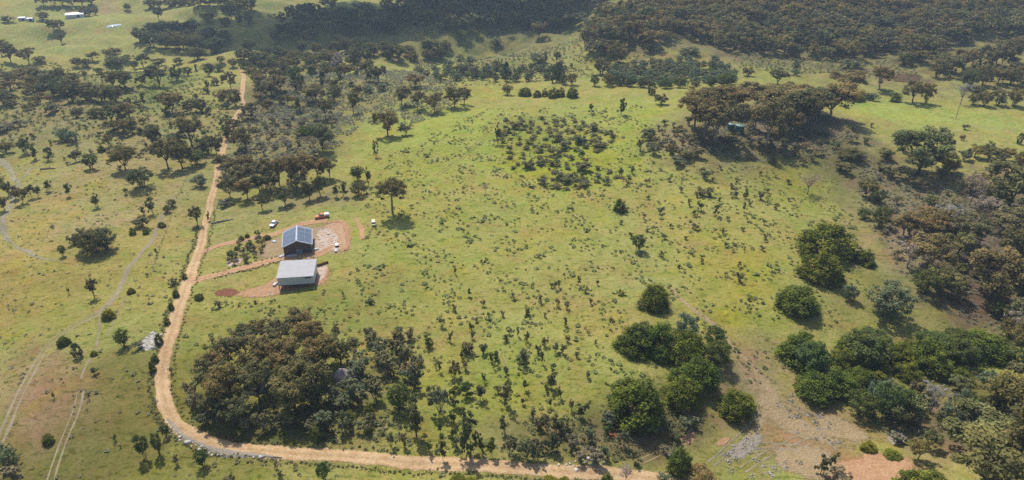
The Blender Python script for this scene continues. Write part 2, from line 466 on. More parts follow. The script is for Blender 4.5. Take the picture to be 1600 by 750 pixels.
def strip(name, pts, width, mat, lift=.1, profile=None, jit=.12, ruts=True, seed=1, step=1.2, side=.0, nacr=11, edge=4.0):
    """A ribbon on the ground along photo pixels; width in metres (number or per-point list)."""
    r = np.random.default_rng(seed)
    W = wpoly(pts)
    w = np.full(len(W), float(width)) if np.isscalar(width) else np.array(width, float)
    Q = catmull(np.column_stack([W[:, :2], w]), step)
    d = np.gradient(Q[:, :2], axis=0); d /= np.linalg.norm(d, axis=1)[:, None] + 1e-9
    nrm = np.column_stack([-d[:, 1], d[:, 0]])
    n = len(Q)
    def sm_noise(amp):
        a = r.normal(0, 1, n + 8); a = np.convolve(a, np.ones(5) / 5, 'same')[4:-4] * 2.0 + r.normal(0, .45, n)
        return a * amp
    jl, jr = sm_noise(jit), sm_noise(jit)
    ts = np.linspace(-1, 1, nacr)
    V, C = [], []
    rutn = 1 + .10 * np.convolve(r.normal(0, 1, n + 12), np.ones(6) / 6, 'same')[6:6 + n]
    for t in ts:
        half = Q[:, 2] / 2
        off = t * half + (jl if t > 0 else jr) * abs(t) ** 2 * Q[:, 2] * .5 + side
        x = Q[:, 0] + nrm[:, 0] * off; y = Q[:, 1] + nrm[:, 1] * off
        z = H(x, y) + (profile(t) if profile else lift * (1 - abs(t) ** 4) - .02 * (abs(t) > .99))
        V.append(np.column_stack([x, y, z]))
        b = 1.0
        if ruts:
            b = .93 + .12 * math.exp(-((abs(t) - .48) / .2) ** 2) - .10 * math.exp(-(t / .18) ** 2) - .12 * abs(t) ** 6
        al = 1.15 if profile else min(1.15, (1 - abs(t)) * edge)
        C.append(np.column_stack([np.ones((n, 3)) * b * rutn[:, None], np.full(n, al)]))
    V = np.stack(V, 1).reshape(-1, 3); C = np.stack(C, 1).reshape(-1, 4)
    k = len(ts)
    i = (np.arange(n - 1)[:, None] * k + np.arange(k - 1)[None, :]).ravel()
    f = np.column_stack([i, i + k, i + k + 1, i + 1])
    return tag(link(name, mesh_np(name, V, f, [mat], True, colors=np.clip(C, 0, 1.3))), kind='structure')

def patch(name, pts, mat, lift=.06, seed=1, jit=.08, rings=6, dome=0.0):
    """A star-shaped bare patch with a ragged rim."""
    r = np.random.default_rng(seed)
    W = wpoly(pts)[:, :2]
    c = W.mean(0)
    Q = catmull(np.vstack([W, W[:1]])[:, :2], .8)[:-1]
    n = len(Q)
    j = 1.12 + jit * (np.convolve(r.normal(0, 1, n + 20), np.ones(9) / 9, 'same')[10:-10] * 2.0 + r.normal(0, .1, n))
    V = [np.array([[c[0], c[1], float(H(c[0], c[1])) + lift + dome]])]; A = [np.array([1.2])]
    for q in range(1, rings + 1):
        t = q / rings
        P = c + (Q - c) * (t * (1 + (j - 1) * t ** 3))[:, None]
        z = H(P[:, 0], P[:, 1]) + (lift * (1 - t ** 6) - (.03 if q == rings else 0)) + dome * (1 - t * t) * (1 + .25 * r.normal(0, 1, n) * (t < .99))
        V.append(np.column_stack([P, z])); A.append(np.full(n, min(1.2, (1 - t) * 2.6 + .02)))
    V = np.vstack(V); A = np.concatenate(A)
    f3 = np.array([[0, 1 + i, 1 + (i + 1) % n] for i in range(n)])
    f4 = np.array([[1 + q * n + i, 1 + (q + 1) * n + i, 1 + (q + 1) * n + (i + 1) % n, 1 + q * n + (i + 1) % n] for q in range(rings - 1) for i in range(n)])
    return tag(link(name, mesh_np(name, V, [f3, f4], [mat], True, colors=np.column_stack([np.ones((len(V), 3)), A]))), kind='structure')

ROAD = [(377, 110), (381, 122), (379, 138), (377, 155), (380, 163), (371, 179), (364, 190), (358, 205), (350, 228), (343, 250), (340, 268), (336, 290), (328, 322), (321, 350), (315, 380),
        (306, 405), (297, 432), (288, 455), (276, 490), (265, 528), (256, 565), (253, 600), (256, 625), (264, 646), (282, 668), (310, 685), (350, 697), (400, 704), (500, 711),
        (600, 718), (700, 725), (800, 731), (900, 738), (1000, 746), (1100, 756), (1250, 775)]
strip('dirt_road', ROAD, [3.3] * 12 + [3.3, 3.4, 3.6, 4.0, 4.4, 4.4] + [4.5] * (len(ROAD) - 18), M['road'], .12, seed=3)
strip('dirt_driveway', [(316, 396), (328, 389), (345, 383), (372, 377), (400, 371), (425, 367), (442, 361), (465, 352), (490, 347), (512, 344)], [3.6, 3.4, 3.3, 3.3, 3.3, 3.4, 3.4, 3.6, 4.4, 4.0], M['drive'], .15, seed=4)
strip('dirt_driveway', [(298, 441), (315, 435), (335, 431), (360, 424), (385, 417), (410, 411), (432, 406), (460, 402), (490, 398), (508, 392), (520, 384)], [5.0, 4.4, 4.4, 4.4, 4.4, 4.6, 5.0, 5.4, 5.4, 5.0, 4.6], M['drive'], .16, seed=5)
LT = [(272, 305), (258, 328), (245, 358), (236, 378), (215, 402), (200, 420), (186, 452), (172, 472), (152, 490), (120, 507), (97, 522), (78, 538), (62, 560), (45, 590), (25, 630), (0, 688), (-40, 760)]
def two_rut(name, pts, gap, w, mat, seed):
    for k, s in enumerate((-1, 1)):
        strip(name, pts, w, mat, .07, jit=.3, ruts=False, seed=seed + k, side=s * gap / 2, nacr=5)
two_rut('wheel_track', LT[6:], 1.5, .8, M['wheel_track'], 11)
strip('wheel_track', LT[:9], [1.0, 1.4, 1.6, 2.0, 2.0, 2.0, 2.0, 1.8, 1.4], M['wheel_track'], .07, jit=.2, ruts=False, seed=15)
strip('wheel_track', [(154, 492), (156, 510), (152, 532), (146, 552), (133, 575), (126, 592)], .8, M['wheel_track'], .07, jit=.35, ruts=False, seed=16, nacr=5)
two_rut('wheel_track', [(126, 612), (120, 640), (108, 668), (98, 692), (88, 722), (76, 760)], 1.4, .55, M['wheel_track'], 17)
strip('wheel_track', [(200, 462), (190, 480), (178, 503), (170, 525)], .6, M['wheel_track'], .07, jit=.35, ruts=False, seed=20, nacr=5)
two_rut('wheel_track', [(786, 178), (772, 195), (752, 218), (728, 242), (700, 262), (680, 276)], 1.5, .5, M['faint_track'], 21)
strip('wheel_track', [(1046, 445), (1062, 466), (1085, 484), (1110, 502), (1135, 528), (1158, 555), (1180, 575)], [.9, 1.1, 1.6, 2.0, 1.5, 1.6, 1.6], M['tan_earth'], .07, jit=.35, ruts=False, seed=24)
strip('wheel_track', [(1180, 575), (1192, 605), (1196, 640), (1180, 672), (1158, 700)], [1.6, 2.0, 2.4, 2.0, 1.2], M['tan_earth'], .07, jit=.4, ruts=False, seed=25)
two_rut('wheel_track', [(1085, 672), (1060, 695), (1030, 708), (1000, 722)], 1.3, .5, M['tan_earth'], 26)
for i, a in enumerate([[(1130, 716), (1160, 702), (1200, 696), (1250, 700), (1300, 712)], [(1160, 735), (1190, 715), (1240, 690), (1290, 672)], [(1205, 640), (1240, 655), (1275, 675), (1310, 700)], [(1220, 628), (1262, 646), (1300, 668), (1345, 690)], [(1112, 725), (1150, 690), (1180, 660), (1192, 630)], [(1190, 735), (1240, 728), (1290, 722)]]):
    two_rut('wheel_track', a, 1.6, .5, M['wheel_track' if i % 2 else 'grey_brush'], 200 + 3 * i)
strip('creek_bed', [(-30, 235), (8, 255), (22, 275), (27, 290), (20, 310), (8, 335), (4, 355), (14, 375), (38, 392), (62, 402), (100, 410)], [2, 2.6, 2.6, 2.2, 2.0, 2, 2.4, 2.2, 2, 1.6, .8], M['creek'], .07, jit=.5, ruts=False, seed=28)
strip('creek_bed', [(27, 288), (38, 276), (50, 262)], 1.6, M['creek'], .07, jit=.5, ruts=False, seed=29)

patch('bare_earth', [(445, 402), (400, 412), (392, 396), (412, 374), (440, 366), (452, 356), (500, 350), (522, 350), (530, 372), (522, 388), (500, 398), (470, 404)], M['tan_earth'], .08, 31)
patch('bare_earth', [(504, 350), (520, 345), (538, 343), (545, 352), (548, 372), (549, 390), (536, 397), (518, 398), (508, 380)], M['bank_earth'], .12, 30, .06)
patch('bare_earth', [(494, 357), (512, 353), (528, 362), (531, 380), (526, 393), (512, 392), (500, 396), (492, 392), (490, 372)], M['white_rubble'], .16, 32, .14)
patch('bare_earth', [(408, 446), (432, 432), (442, 426), (446, 452), (428, 464), (395, 466), (365, 462), (385, 452)], M['orange_earth'], .10, 33, .18)
patch('bare_earth', [(490, 420), (514, 412), (517, 420), (513, 440), (504, 447), (470, 452), (440, 456), (434, 448), (470, 440)], M['orange_earth'], .1, 34, .12)
patch('bare_earth', [(494, 418), (512, 413), (512, 424), (506, 436), (495, 442)], M['white_rubble'], .15, 35, .15)
patch('bare_earth', [(332, 456), (350, 449), (372, 452), (378, 459), (360, 464), (338, 462)], M['red_earth'], .08, 36, .2)
patch('bare_earth', [(350, 410), (366, 403), (380, 404), (374, 413), (358, 417)], M['white_rubble'], .08, 37, .2)
patch('bare_earth', [(1300, 722), (1330, 708), (1390, 705), (1430, 716), (1440, 745), (1420, 790), (1330, 790), (1285, 755)], M['orange_earth'], .08, 38, .16)
patch('bare_earth', [(1058, 688), (1072, 676), (1086, 676), (1086, 690), (1072, 698)], M['orange_earth'], .08, 39, .2)
patch('bare_earth', [(1118, 692), (1130, 682), (1142, 684), (1136, 694), (1122, 698)], M['orange_earth'], .08, 40, .25)
patch('bare_earth', [(1265, 655), (1300, 645), (1350, 672), (1360, 690), (1320, 690), (1280, 676)], M['tan_earth'], .08, 41, .25)
patch('bare_earth', [(1180, 582), (1200, 590), (1214, 622), (1250, 655), (1310, 686), (1300, 698), (1250, 690), (1215, 672), (1186, 645), (1176, 615)], M['tan_earth'], .07, 48, .2)
patch('bare_earth', [(1200, 700), (1260, 694), (1310, 716), (1300, 750), (1240, 742), (1205, 725)], M['tan_earth'], .07, 49, .2)
patch('bare_earth', [(945, 672), (965, 664), (985, 672), (975, 684), (952, 684)], M['red_earth'], .08, 42, .25)
patch('bare_earth', [(1130, 712), (1160, 686), (1190, 674), (1196, 690), (1170, 712), (1146, 722)], M['grey_brush'], .08, 43, .25)
patch('bare_earth', [(1384, 680), (1404, 672), (1420, 684), (1408, 696), (1390, 694)], M['grey_brush'], .08, 44, .25)
patch('dam_soil', [(1392, 122), (1400, 116), (1420, 115), (1440, 119), (1436, 128), (1410, 128), (1396, 128)], M['brown_dam'], .4, 45, .05)

# raised banks of dug earth beside the house pad, the spoil heap strip further out, rubble shoulder of the bend
bank = lambda h: (lambda t: h * (1 - t * t) ** 1.2 - .03)
strip('earth_bank', [(506, 350), (520, 347), (535, 346), (541, 355), (543, 370), (544, 384), (540, 392)], [1.5, 2, 2.4, 2.4, 2.4, 2.4, 1.5], M['orange_earth'], profile=bank(.45), jit=.25, ruts=False, seed=51)
strip('earth_bank', [(556, 340), (560, 350), (565, 362), (567, 374)], [1.2, 1.9, 2.2, 1.6], M['drive'], profile=bank(.25), jit=.3, ruts=False, seed=52)
strip('earth_bank', [(494, 417), (503, 414), (513, 411)], [1, 1.4, .8], M['red_earth'], profile=bank(.9), jit=.3, ruts=False, seed=53)
strip('road_shoulder', [(262, 655), (282, 677), (308, 692), (345, 705), (385, 711), (440, 716)], [.8, 1.6, 2.0, 2.2, 2.0, .8], M['grey_brush'], profile=bank(.35), jit=.4, ruts=False, seed=54)

# ------------------------------------------------------------------ plant prototypes (unit size: crown about 1 wide, 1 tall)
def tube(P, R, sides=5):
    P = np.asarray(P, float); n = len(P)
    d = np.gradient(P, axis=0); d /= np.linalg.norm(d, axis=1)[:, None] + 1e-9
    ref = np.where(np.abs(d[:, 2:3]) > .9, np.array([[1., 0, 0]]), np.array([[0, 0, 1.]]))
    a = np.cross(d, ref); a /= np.linalg.norm(a, axis=1)[:, None] + 1e-9
    b = np.cross(d, a)
    th = np.arange(sides) / sides * 2 * np.pi
    V = (P[:, None] + R_(R, n)[:, None, None] * (np.cos(th)[None, :, None] * a[:, None] + np.sin(th)[None, :, None] * b[:, None])).reshape(-1, 3)
    i = np.arange(n - 1)[:, None] * sides; k = np.arange(sides)[None]
    f = np.stack([i + k, i + (k + 1) % sides, i + sides + (k + 1) % sides, i + sides + k], -1).reshape(-1, 4)
    return V, f

def R_(R, n):
    return np.interp(np.linspace(0, 1, n), np.linspace(0, 1, len(R)), R)

def join(parts):
    V, Fs, o = [], [], 0
    for v, f in parts:
        V.append(v); Fs.append(f + o); o += len(v)
    return (np.vstack(V), np.vstack(Fs)) if V else (np.zeros((0, 3)), np.zeros((0, 4), int))

def limb(a, b, r0, r1, r, bend=.12, n=5, sides=5, sag=0.0):
    a, b = np.array(a, float), np.array(b, float)
    t = np.linspace(0, 1, n)[:, None]
    o = r.normal(0, 1, 3) * bend * np.linalg.norm(b - a)
    P = a + (b - a) * t + o * (t * (1 - t) * 2) + np.array([0, 0, 1]) * sag * t * (1 - t) * np.linalg.norm(b - a)
    return tube(P, [r0, r1], sides)

def leaves(centres, radii, per, size, r, flat=.7, tipbias=.5, up=.4, aspect=1.7):
    """Rhombic leaf sprays through a set of ellipsoidal clumps -> verts, faces, tint."""
    c = np.repeat(centres, per, 0); rr = np.repeat(radii, per)
    n = len(c)
    d = r.normal(0, 1, (n, 3)); d /= np.linalg.norm(d, axis=1)[:, None]
    q = r.uniform(0, 1, n) ** .45
    p = c + d * (q * rr)[:, None] * np.array([1, 1, flat])
    nrm = d * 1.1 + np.array([0, 0, up + .45]) + r.normal(0, .38, (n, 3)); nrm /= np.linalg.norm(nrm, axis=1)[:, None]
    a = np.cross(nrm, r.normal(0, 1, (n, 3))); a /= np.linalg.norm(a, axis=1)[:, None] + 1e-9
    b = np.cross(nrm, a)
    s = size * r.uniform(.6, 1.35, n)
    A, B = a * (s * aspect / 2)[:, None], b * (s / 2)[:, None]
    V = np.stack([p - A, p + B, p + A, p - B], 1).reshape(-1, 3)
    f = np.arange(4 * n).reshape(-1, 4)
    cj = np.repeat(r.uniform(0, 1, len(centres)), per)
    bright = np.clip(.6 * cj + .4 * r.uniform(0, 1, n), 0, 1)
    tips = np.clip((np.repeat(r.uniform(-.3, 1, len(centres)), per) * .6 + (q - .6) * tipbias + r.normal(0, .15, n)), 0, 1)
    T = np.repeat(np.column_stack([bright, tips, r.uniform(0, 1, n)]), 4, 0)
    return V, f, T

def ell_points(n, r, zlo, zhi, shell=.55, lean=(0, 0)):
    out = []
    while len(out) < n:
        d = r.normal(0, 1, 3); d /= np.linalg.norm(d)
        q = r.uniform(shell, 1) ** .7
        p = np.array([d[0] * .5 * q + lean[0], d[1] * .5 * q + lean[1], (zlo + zhi) / 2 + d[2] * (zhi - zlo) / 2 * q])
        out.append(p)
    return np.array(out)

def proto(kind, seed):
    r = np.random.default_rng(1000 + seed * 17 + sum(map(ord, kind)))
    wood = []
    if kind in ('gum', 'forest'):                       # spreading crown on a forked trunk
        nl = r.integers(4, 7) if kind == 'gum' else 4
        fork = np.array([r.normal(0, .04), r.normal(0, .04), r.uniform(.16, .28)])
        wood.append(limb((0, 0, -.05), fork, .030, .022, r, .06))
        C, Rr = [], []
        a0 = r.uniform(0, 6.28)
        for i in range(nl):
            a = a0 + i * 6.28 / nl + r.normal(0, .3); rr = r.uniform(.14, .33) if i else .05
            e = np.array([math.cos(a) * rr, math.sin(a) * rr, r.uniform(.50, .78)])
            wood.append(limb(fork, e, .018, .009, r, .12))
            for k in range(r.integers(8, 12) if kind == 'gum' else 8):
                q = e + r.normal(0, 1, 3) * np.array([.13, .13, .11]) + np.array([math.cos(a) * .05, math.sin(a) * .05, .03])
                q[2] = np.clip(q[2], .28 if kind == 'forest' else .34, .94)
                h = np.hypot(q[0], q[1])
                if h > .44: q[:2] *= .44 / h
                if k % 2 == 0:
                    wood.append(limb(e, q, .007, .003, r, .15, 3, 4))
                C.append(q); Rr.append(r.uniform(.085, .15))
        return join(wood), leaves(np.array(C), np.array(Rr), 66 if kind == 'gum' else 26, .036 if kind == 'gum' else .056, r, .62, .6, .5)
    if kind == 'umbrella':                              # tall bare trunk under one flat spreading crown
        top = np.array([.03, 0, .5]); wood.append(limb((0, 0, -.04), top, .034, .022, r, .03, 7, 7))
        C, Rr = [], []
        for i in range(9):
            a = i * 2.4 + r.normal(0, .2); rr = .12 + .25 * r.uniform(0, 1)
            e = np.array([math.cos(a) * rr, math.sin(a) * rr, .64 + .1 * r.uniform(0, 1)])
            wood.append(limb(top, e, .013, .006, r, .12))
            for k in range(9):
                q = e + r.normal(0, 1, 3) * np.array([.11, .11, .06]) + np.array([0, 0, .06])
                h = np.hypot(q[0], q[1]); q[:2] *= min(1, .44 / max(h, 1e-6)); q[2] = min(q[2], .95 - .5 * min(h, .44) ** 2 * 2)
                C.append(q); Rr.append(r.uniform(.07, .12))
        for a in (.3, 2.9, 4.9):
            q = np.array([math.cos(a) * .3, math.sin(a) * .3, .50]); wood.append(limb(top, q, .008, .003, r, .1, 4, 4)); C.append(q); Rr.append(.055)
        return join(wood), leaves(np.array(C), np.array(Rr), 70, .028, r, .65, .5, .5)
    if kind == 'dense':                                 # leafy nearly to the ground, several stems
        for i in range(4):
            a = i * 1.6 + r.uniform(0, 1); e = (math.cos(a) * .2, math.sin(a) * .2, .62)
            wood.append(limb((math.cos(a) * .05, math.sin(a) * .05, -.05), e, .02, .008, r, .08))
        C = ell_points(80, r, .16, .92, .4); C[:, :2] *= .86
        C[:, 2] += r.normal(0, .03, 80)
        return join(wood), leaves(C, r.uniform(.075, .14, 80), 50, .030, r, .75, .5, .5)
    if kind == 'bush':                                  # thick dome that meets the grass
        for i in range(5):
            a = i * 1.3 + r.uniform(0, 1)
            wood.append(limb((math.cos(a) * .06, math.sin(a) * .06, -.06), (math.cos(a) * .24, math.sin(a) * .24, .5), .015, .006, r, .1))
        d = r.normal(0, 1, (105, 3)); d[:, 2] = np.abs(d[:, 2]) * .95 - .08; d /= np.linalg.norm(d, axis=1)[:, None]
        q = r.uniform(.55, 1, 105) ** .6
        lob = 1 + .08 * np.sin(3 * np.arctan2(d[:, 1], d[:, 0]) + r.uniform(0, 6)) + r.normal(0, .045, 105)
        C = d * np.array([.42, .42, .84]) * (q * lob)[:, None]; C[:, 2] = np.clip(C[:, 2] + .03, .03, .93)
        return join(wood), leaves(C, r.uniform(.085, .145, 105), 80, .029, r, .85, .9, .45, 1.4)
    if kind == 'wattle':                                # feathery and gappy
        for i in range(6):
            a = i * 1.1 + r.uniform(0, 1)
            wood.append(limb((math.cos(a) * .05, math.sin(a) * .05, -.05), (math.cos(a) * .28, math.sin(a) * .28, r.uniform(.5, .85)), .012, .004, r, .1))
        C = ell_points(60, r, .08, .92, .25); C[:, :2] *= .88
        return join(wood), leaves(C, r.uniform(.06, .13, 60), 36, .034, r, 1.1, .4, .3, 2.4)
    if kind == 'sapling':
        lean = r.normal(0, .12, 2)
        n = int(r.integers(1, 4))
        C, Rr = [], []
        for i in range(n):
            o = np.array([r.normal(0, .12), r.normal(0, .12), 0]) if n > 1 else np.zeros(3)
            tip = np.array([lean[0] + o[0] * 2, lean[1] + o[1] * 2, r.uniform(.75, .95)])
            wood.append(limb(o * .4 - np.array([0, 0, .05]), tip, .022, .006, r, .05, 5, 4))
            for k in range(int(16 / n) + 3):
                t = r.uniform(.28, 1.0)
                C.append(o * .4 + (tip - o * .4) * t + r.normal(0, 1, 3) * np.array([.17, .17, .05]) * (1.15 - .55 * t)); Rr.append(r.uniform(.10, .19))
        C = np.array(C); C[:, 2] = np.clip(C[:, 2], .12, .92)
        return join(wood), leaves(C, np.array(Rr), 22, .075, r, .6, .4, .4)
    if kind == 'shrub':
        C, Rr = [], []
        for i in range(9):
            a = r.uniform(0, 6.28); rr = r.uniform(.1, .4); e = np.array([math.cos(a) * rr, math.sin(a) * rr, r.uniform(.35, .88)])
            wood.append(limb((math.cos(a) * .03, math.sin(a) * .03, -.06), e, .014, .005, r, .1, 4, 4))
            for k in range(4):
                C.append(e + r.normal(0, 1, 3) * np.array([.09, .09, .10])); Rr.append(r.uniform(.08, .15))
        C = np.array(C); C[:, 2] = np.clip(C[:, 2], .08, .92)
        return join(wood), leaves(C, np.array(Rr), 24, .065, r, .8, .4, .4)
    if kind == 'conifer':
        wood.append(limb((0, 0, -.05), (0, 0, .9), .03, .006, r, .02, 5, 5))
        z = r.uniform(.06, .95, 90); prof = np.sin(np.clip((z + .12) / 1.1, 0, 1) * np.pi) ** .7 * .42
        a = r.uniform(0, 6.28, 90); C = np.column_stack([np.cos(a) * prof, np.sin(a) * prof, z]) * np.column_stack([r.uniform(.5, 1, 90)] * 2 + [np.ones(90)])
        return join(wood), leaves(C, r.uniform(.06, .11, 90), 34, .036, r, 1.2, .3, .2, 1.6)
    if kind == 'bare':                                  # leafless or nearly so
        fork = np.array([0, 0, .3]); wood.append(limb((0, 0, -.05), fork, .030, .02, r, .05))
        C = []
        for i in range(9):
            a = i * .75 + r.normal(0, .3); rr = r.uniform(.15, .4); e = np.array([math.cos(a) * rr, math.sin(a) * rr, r.uniform(.55, .92)])
            wood.append(limb(fork, e, .012, .004, r, .15))
            for k in range(7):
                q = e + r.normal(0, 1, 3) * np.array([.12, .12, .09]); q[2] = min(q[2], .97)
                wood.append(limb(fork + (e - fork) * r.uniform(.4, 1), q, .005, .002, r, .15, 3, 3)); C.append(q)
        return join(wood), leaves(np.array(C), np.full(len(C), .09), 16, .022, r, .7, .4, .4, 3.0)

PROTO = {}
def get_proto(kind, v, leafm, barkm):
    key = (kind, v, leafm, barkm)
    if key not in PROTO:
        (wv, wf), (lv, lf, lt) = proto(kind, v)
        tm = mesh_np(kind + '_trunk', wv, wf, [M[barkm]], True, colors=np.full((len(wv), 3), .5))
        cm = mesh_np(kind + '_crown', lv, lf, [M[leafm]], False, colors=lt)
        V = np.vstack([wv, lv]); T = np.vstack([np.full((len(wv), 3), .5), lt])
        jm = mesh_np(kind + '_whole', V, np.vstack([wf, lf + len(wv)]), [M[barkm], M[leafm]], False,
                     np.concatenate([np.zeros(len(wf)), np.ones(len(lf))]), T)
        PROTO[key] = (tm, cm, jm)
    return PROTO[key]

# code -> (object name, proto, [leaf materials], bark, look, category)
KIND = {
 'e': ('gum_tree', 'gum', ['gum', 'gum_dark', 'gum'], 'bark', 'dark spreading gum tree', 'tree'),
 'E': ('gum_tree', 'gum', ['gum_olive'], 'bark', 'olive forked gum tree', 'tree'),
 'r': ('gum_tree', 'gum', ['gum_brown'], 'bark_grey', 'brown tipped gum tree', 'tree'),
 'p': ('gum_tree', 'gum', ['gum_brown'], 'bark_pale', 'russet gum tree on pale trunk', 'tree'),
 'U': ('gum_tree', 'umbrella', ['gum'], 'bark_grey', 'tall umbrella crowned gum', 'tree'),
 'g': ('leafy_tree', 'dense', ['gum_dark', 'gum'], 'bark', 'dark leafy tree', 'tree'),
 'v': ('leafy_tree', 'dense', ['sapling_green'], 'bark', 'mid green leafy tree', 'tree'),
 'b': ('bush', 'bush', ['bush'], 'bark', 'dense green bush', 'bush'),
 'y': ('bush', 'bush', ['bush_yellow'], 'bark', 'yellow green bush', 'bush'),
 'w': ('wattle_bush', 'wattle', ['wattle'], 'bark_grey', 'feathery grey green wattle', 'bush'),
 's': ('sapling', 'sapling', ['sapling', 'gum_dark', 'sapling_green'], 'bark', 'thin upright sapling', 'sapling'),
 'l': ('shrub', 'shrub', ['shrub', 'shrub', 'sapling'], 'bark_grey', 'low olive brown shrub', 'shrub'),
 'L': ('low_shrub', 'shrub', ['shrub', 'shrub', 'sapling'], 'bark_grey', 'low olive brown shrub', 'shrub'),
 'h': ('heath_shrub', 'shrub', ['heath'], 'bark_grey', 'grey brown heath shrub', 'shrub'),
 'c': ('conifer_tree', 'conifer', ['conifer'], 'bark', 'dark egg shaped conifer', 'tree'),
 'd': ('bare_tree', 'bare', ['twig'], 'bark_grey', 'grey bare branched tree', 'tree'),
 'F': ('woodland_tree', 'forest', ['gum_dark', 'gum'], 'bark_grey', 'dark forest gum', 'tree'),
 'f': ('forest_tree', 'forest', ['gum', 'gum_brown', 'gum_dark', 'gum_olive'], 'bark_grey', 'round crowned forest gum', 'tree'),
}
NVAR = {'gum': 5, 'umbrella': 1, 'dense': 4, 'bush': 4, 'wattle': 3, 'sapling': 6, 'shrub': 5, 'conifer': 2, 'bare': 2, 'forest': 5}

def zone(u, v):
    if u > 1420 and 140 < v < 195 or (u > 1280 and 100 < v <= 165): return 'along the far edge of the smooth pale paddock'
    if 1040 < u < 1345 and 130 < v < 270: return 'on the knoll around the green water tanks'
    if u >= 1330 and 165 <= v < 480: return 'on the stony slope below the smooth pale paddock'
    if u > 1185 and v >= 480: return 'in the thicket behind the bare orange dirt'
    if u > 1185 and v > 270: return 'on the hillside between tank knoll and thicket'
    if 935 < u <= 1185 and v > 430: return 'in the cluster beside the faint dirt track'
    if 300 < u < 600 and 490 < v < 700 : return 'in the dark stand inside the road bend'
    if u <= 330 and v > 640 or (v > 700 + (u - 330) * .06): return 'on the verge outside the road bend'
    if u < 330 and v > 250: return 'in the dry paddock crossed by wheel tracks'
    if u < 375 and 85 < v <= 250: return 'in the woodland across the road from the house'
    if u < 420 and v <= 85: return 'on the far farm paddocks by the sheds'
    if u < 560 and v < 330 and v > 105: return 'on the scrubby slope behind the house'
    if u < 745 and 105 < v < 225: return 'in the tree row along the upper hillside'
    if v <= 105: return 'at the foot of the wooded hills'
    if v < 170: return 'along the back of the open hillside'
    if 600 <= u < 935 and v > 490: return 'scattered over the hillside above the dirt road'
    return 'on the open grassy hillside below the ridge'

TONE = {'gum': 'grey green', 'gum_brown': 'russet', 'gum_dark': 'dark', 'gum_olive': 'olive'}
LAST_LEAF = [None]
COUNT = {}
def plant(code, u, v, w, h, r, label=None, parts=None, P=None, rz=None):
    """w, h in photo pixels (crown width, full height); the base stands on the ground under pixel (u, v)."""
    nm, kind, leafs, bark, look, cat = KIND[code]
    if P is None:
        P = px([u], [v])[0]
    s = float(ppm(P)[0]); d = float(dep(P)[0])
    W = w / s * (1.0 if kind in ('bush', 'wattle') else 1.08 if kind in ('gum', 'dense') else 1.0)
    Hm = max((h / s - (.42 if kind == 'bush' else .12) * W * math.sin(d)) / math.cos(d), .3 * W, .5)   # the crown's depth also rises in the picture
    lm = leafs[int(r.integers(len(leafs)))]; LAST_LEAF[0] = lm
    tm, cm, jm = get_proto(kind, int(r.integers(NVAR[kind])), lm, bark)
    if parts is None:
        parts = w >= 15
    rzv = r.uniform(0, 6.28) if rz is None else rz
    q = (W * r.uniform(.94, 1.06), W * r.uniform(.94, 1.06), Hm)
    if parts:
        o = empty(nm, P, rzv)
        for n2, m2 in (('trunk', tm), ('crown', cm)):
            c = link(n2, m2, o); c.scale = q
    else:
        o = link(nm, jm); o.location = P; o.rotation_euler = (0, 0, rzv); o.scale = q
    size = 'tall' if Hm > 11 else 'medium' if Hm > 5 else 'small'
    if label:
        tag(o, label, cat)
    else:
        lab = f'{size} {look} {zone(u, v)}'
        tag(o, lab, cat, f"{(nm + ('es' if nm.endswith('bush') else 's')).replace('_', ' ')} {zone(u, v)}")
    COUNT[nm] = COUNT.get(nm, 0) + 1
    return o

K4 = 1579 / 400
TILES = []
def tile(x0, y0, K, txt):
    TILES.append((x0, y0, K, txt))

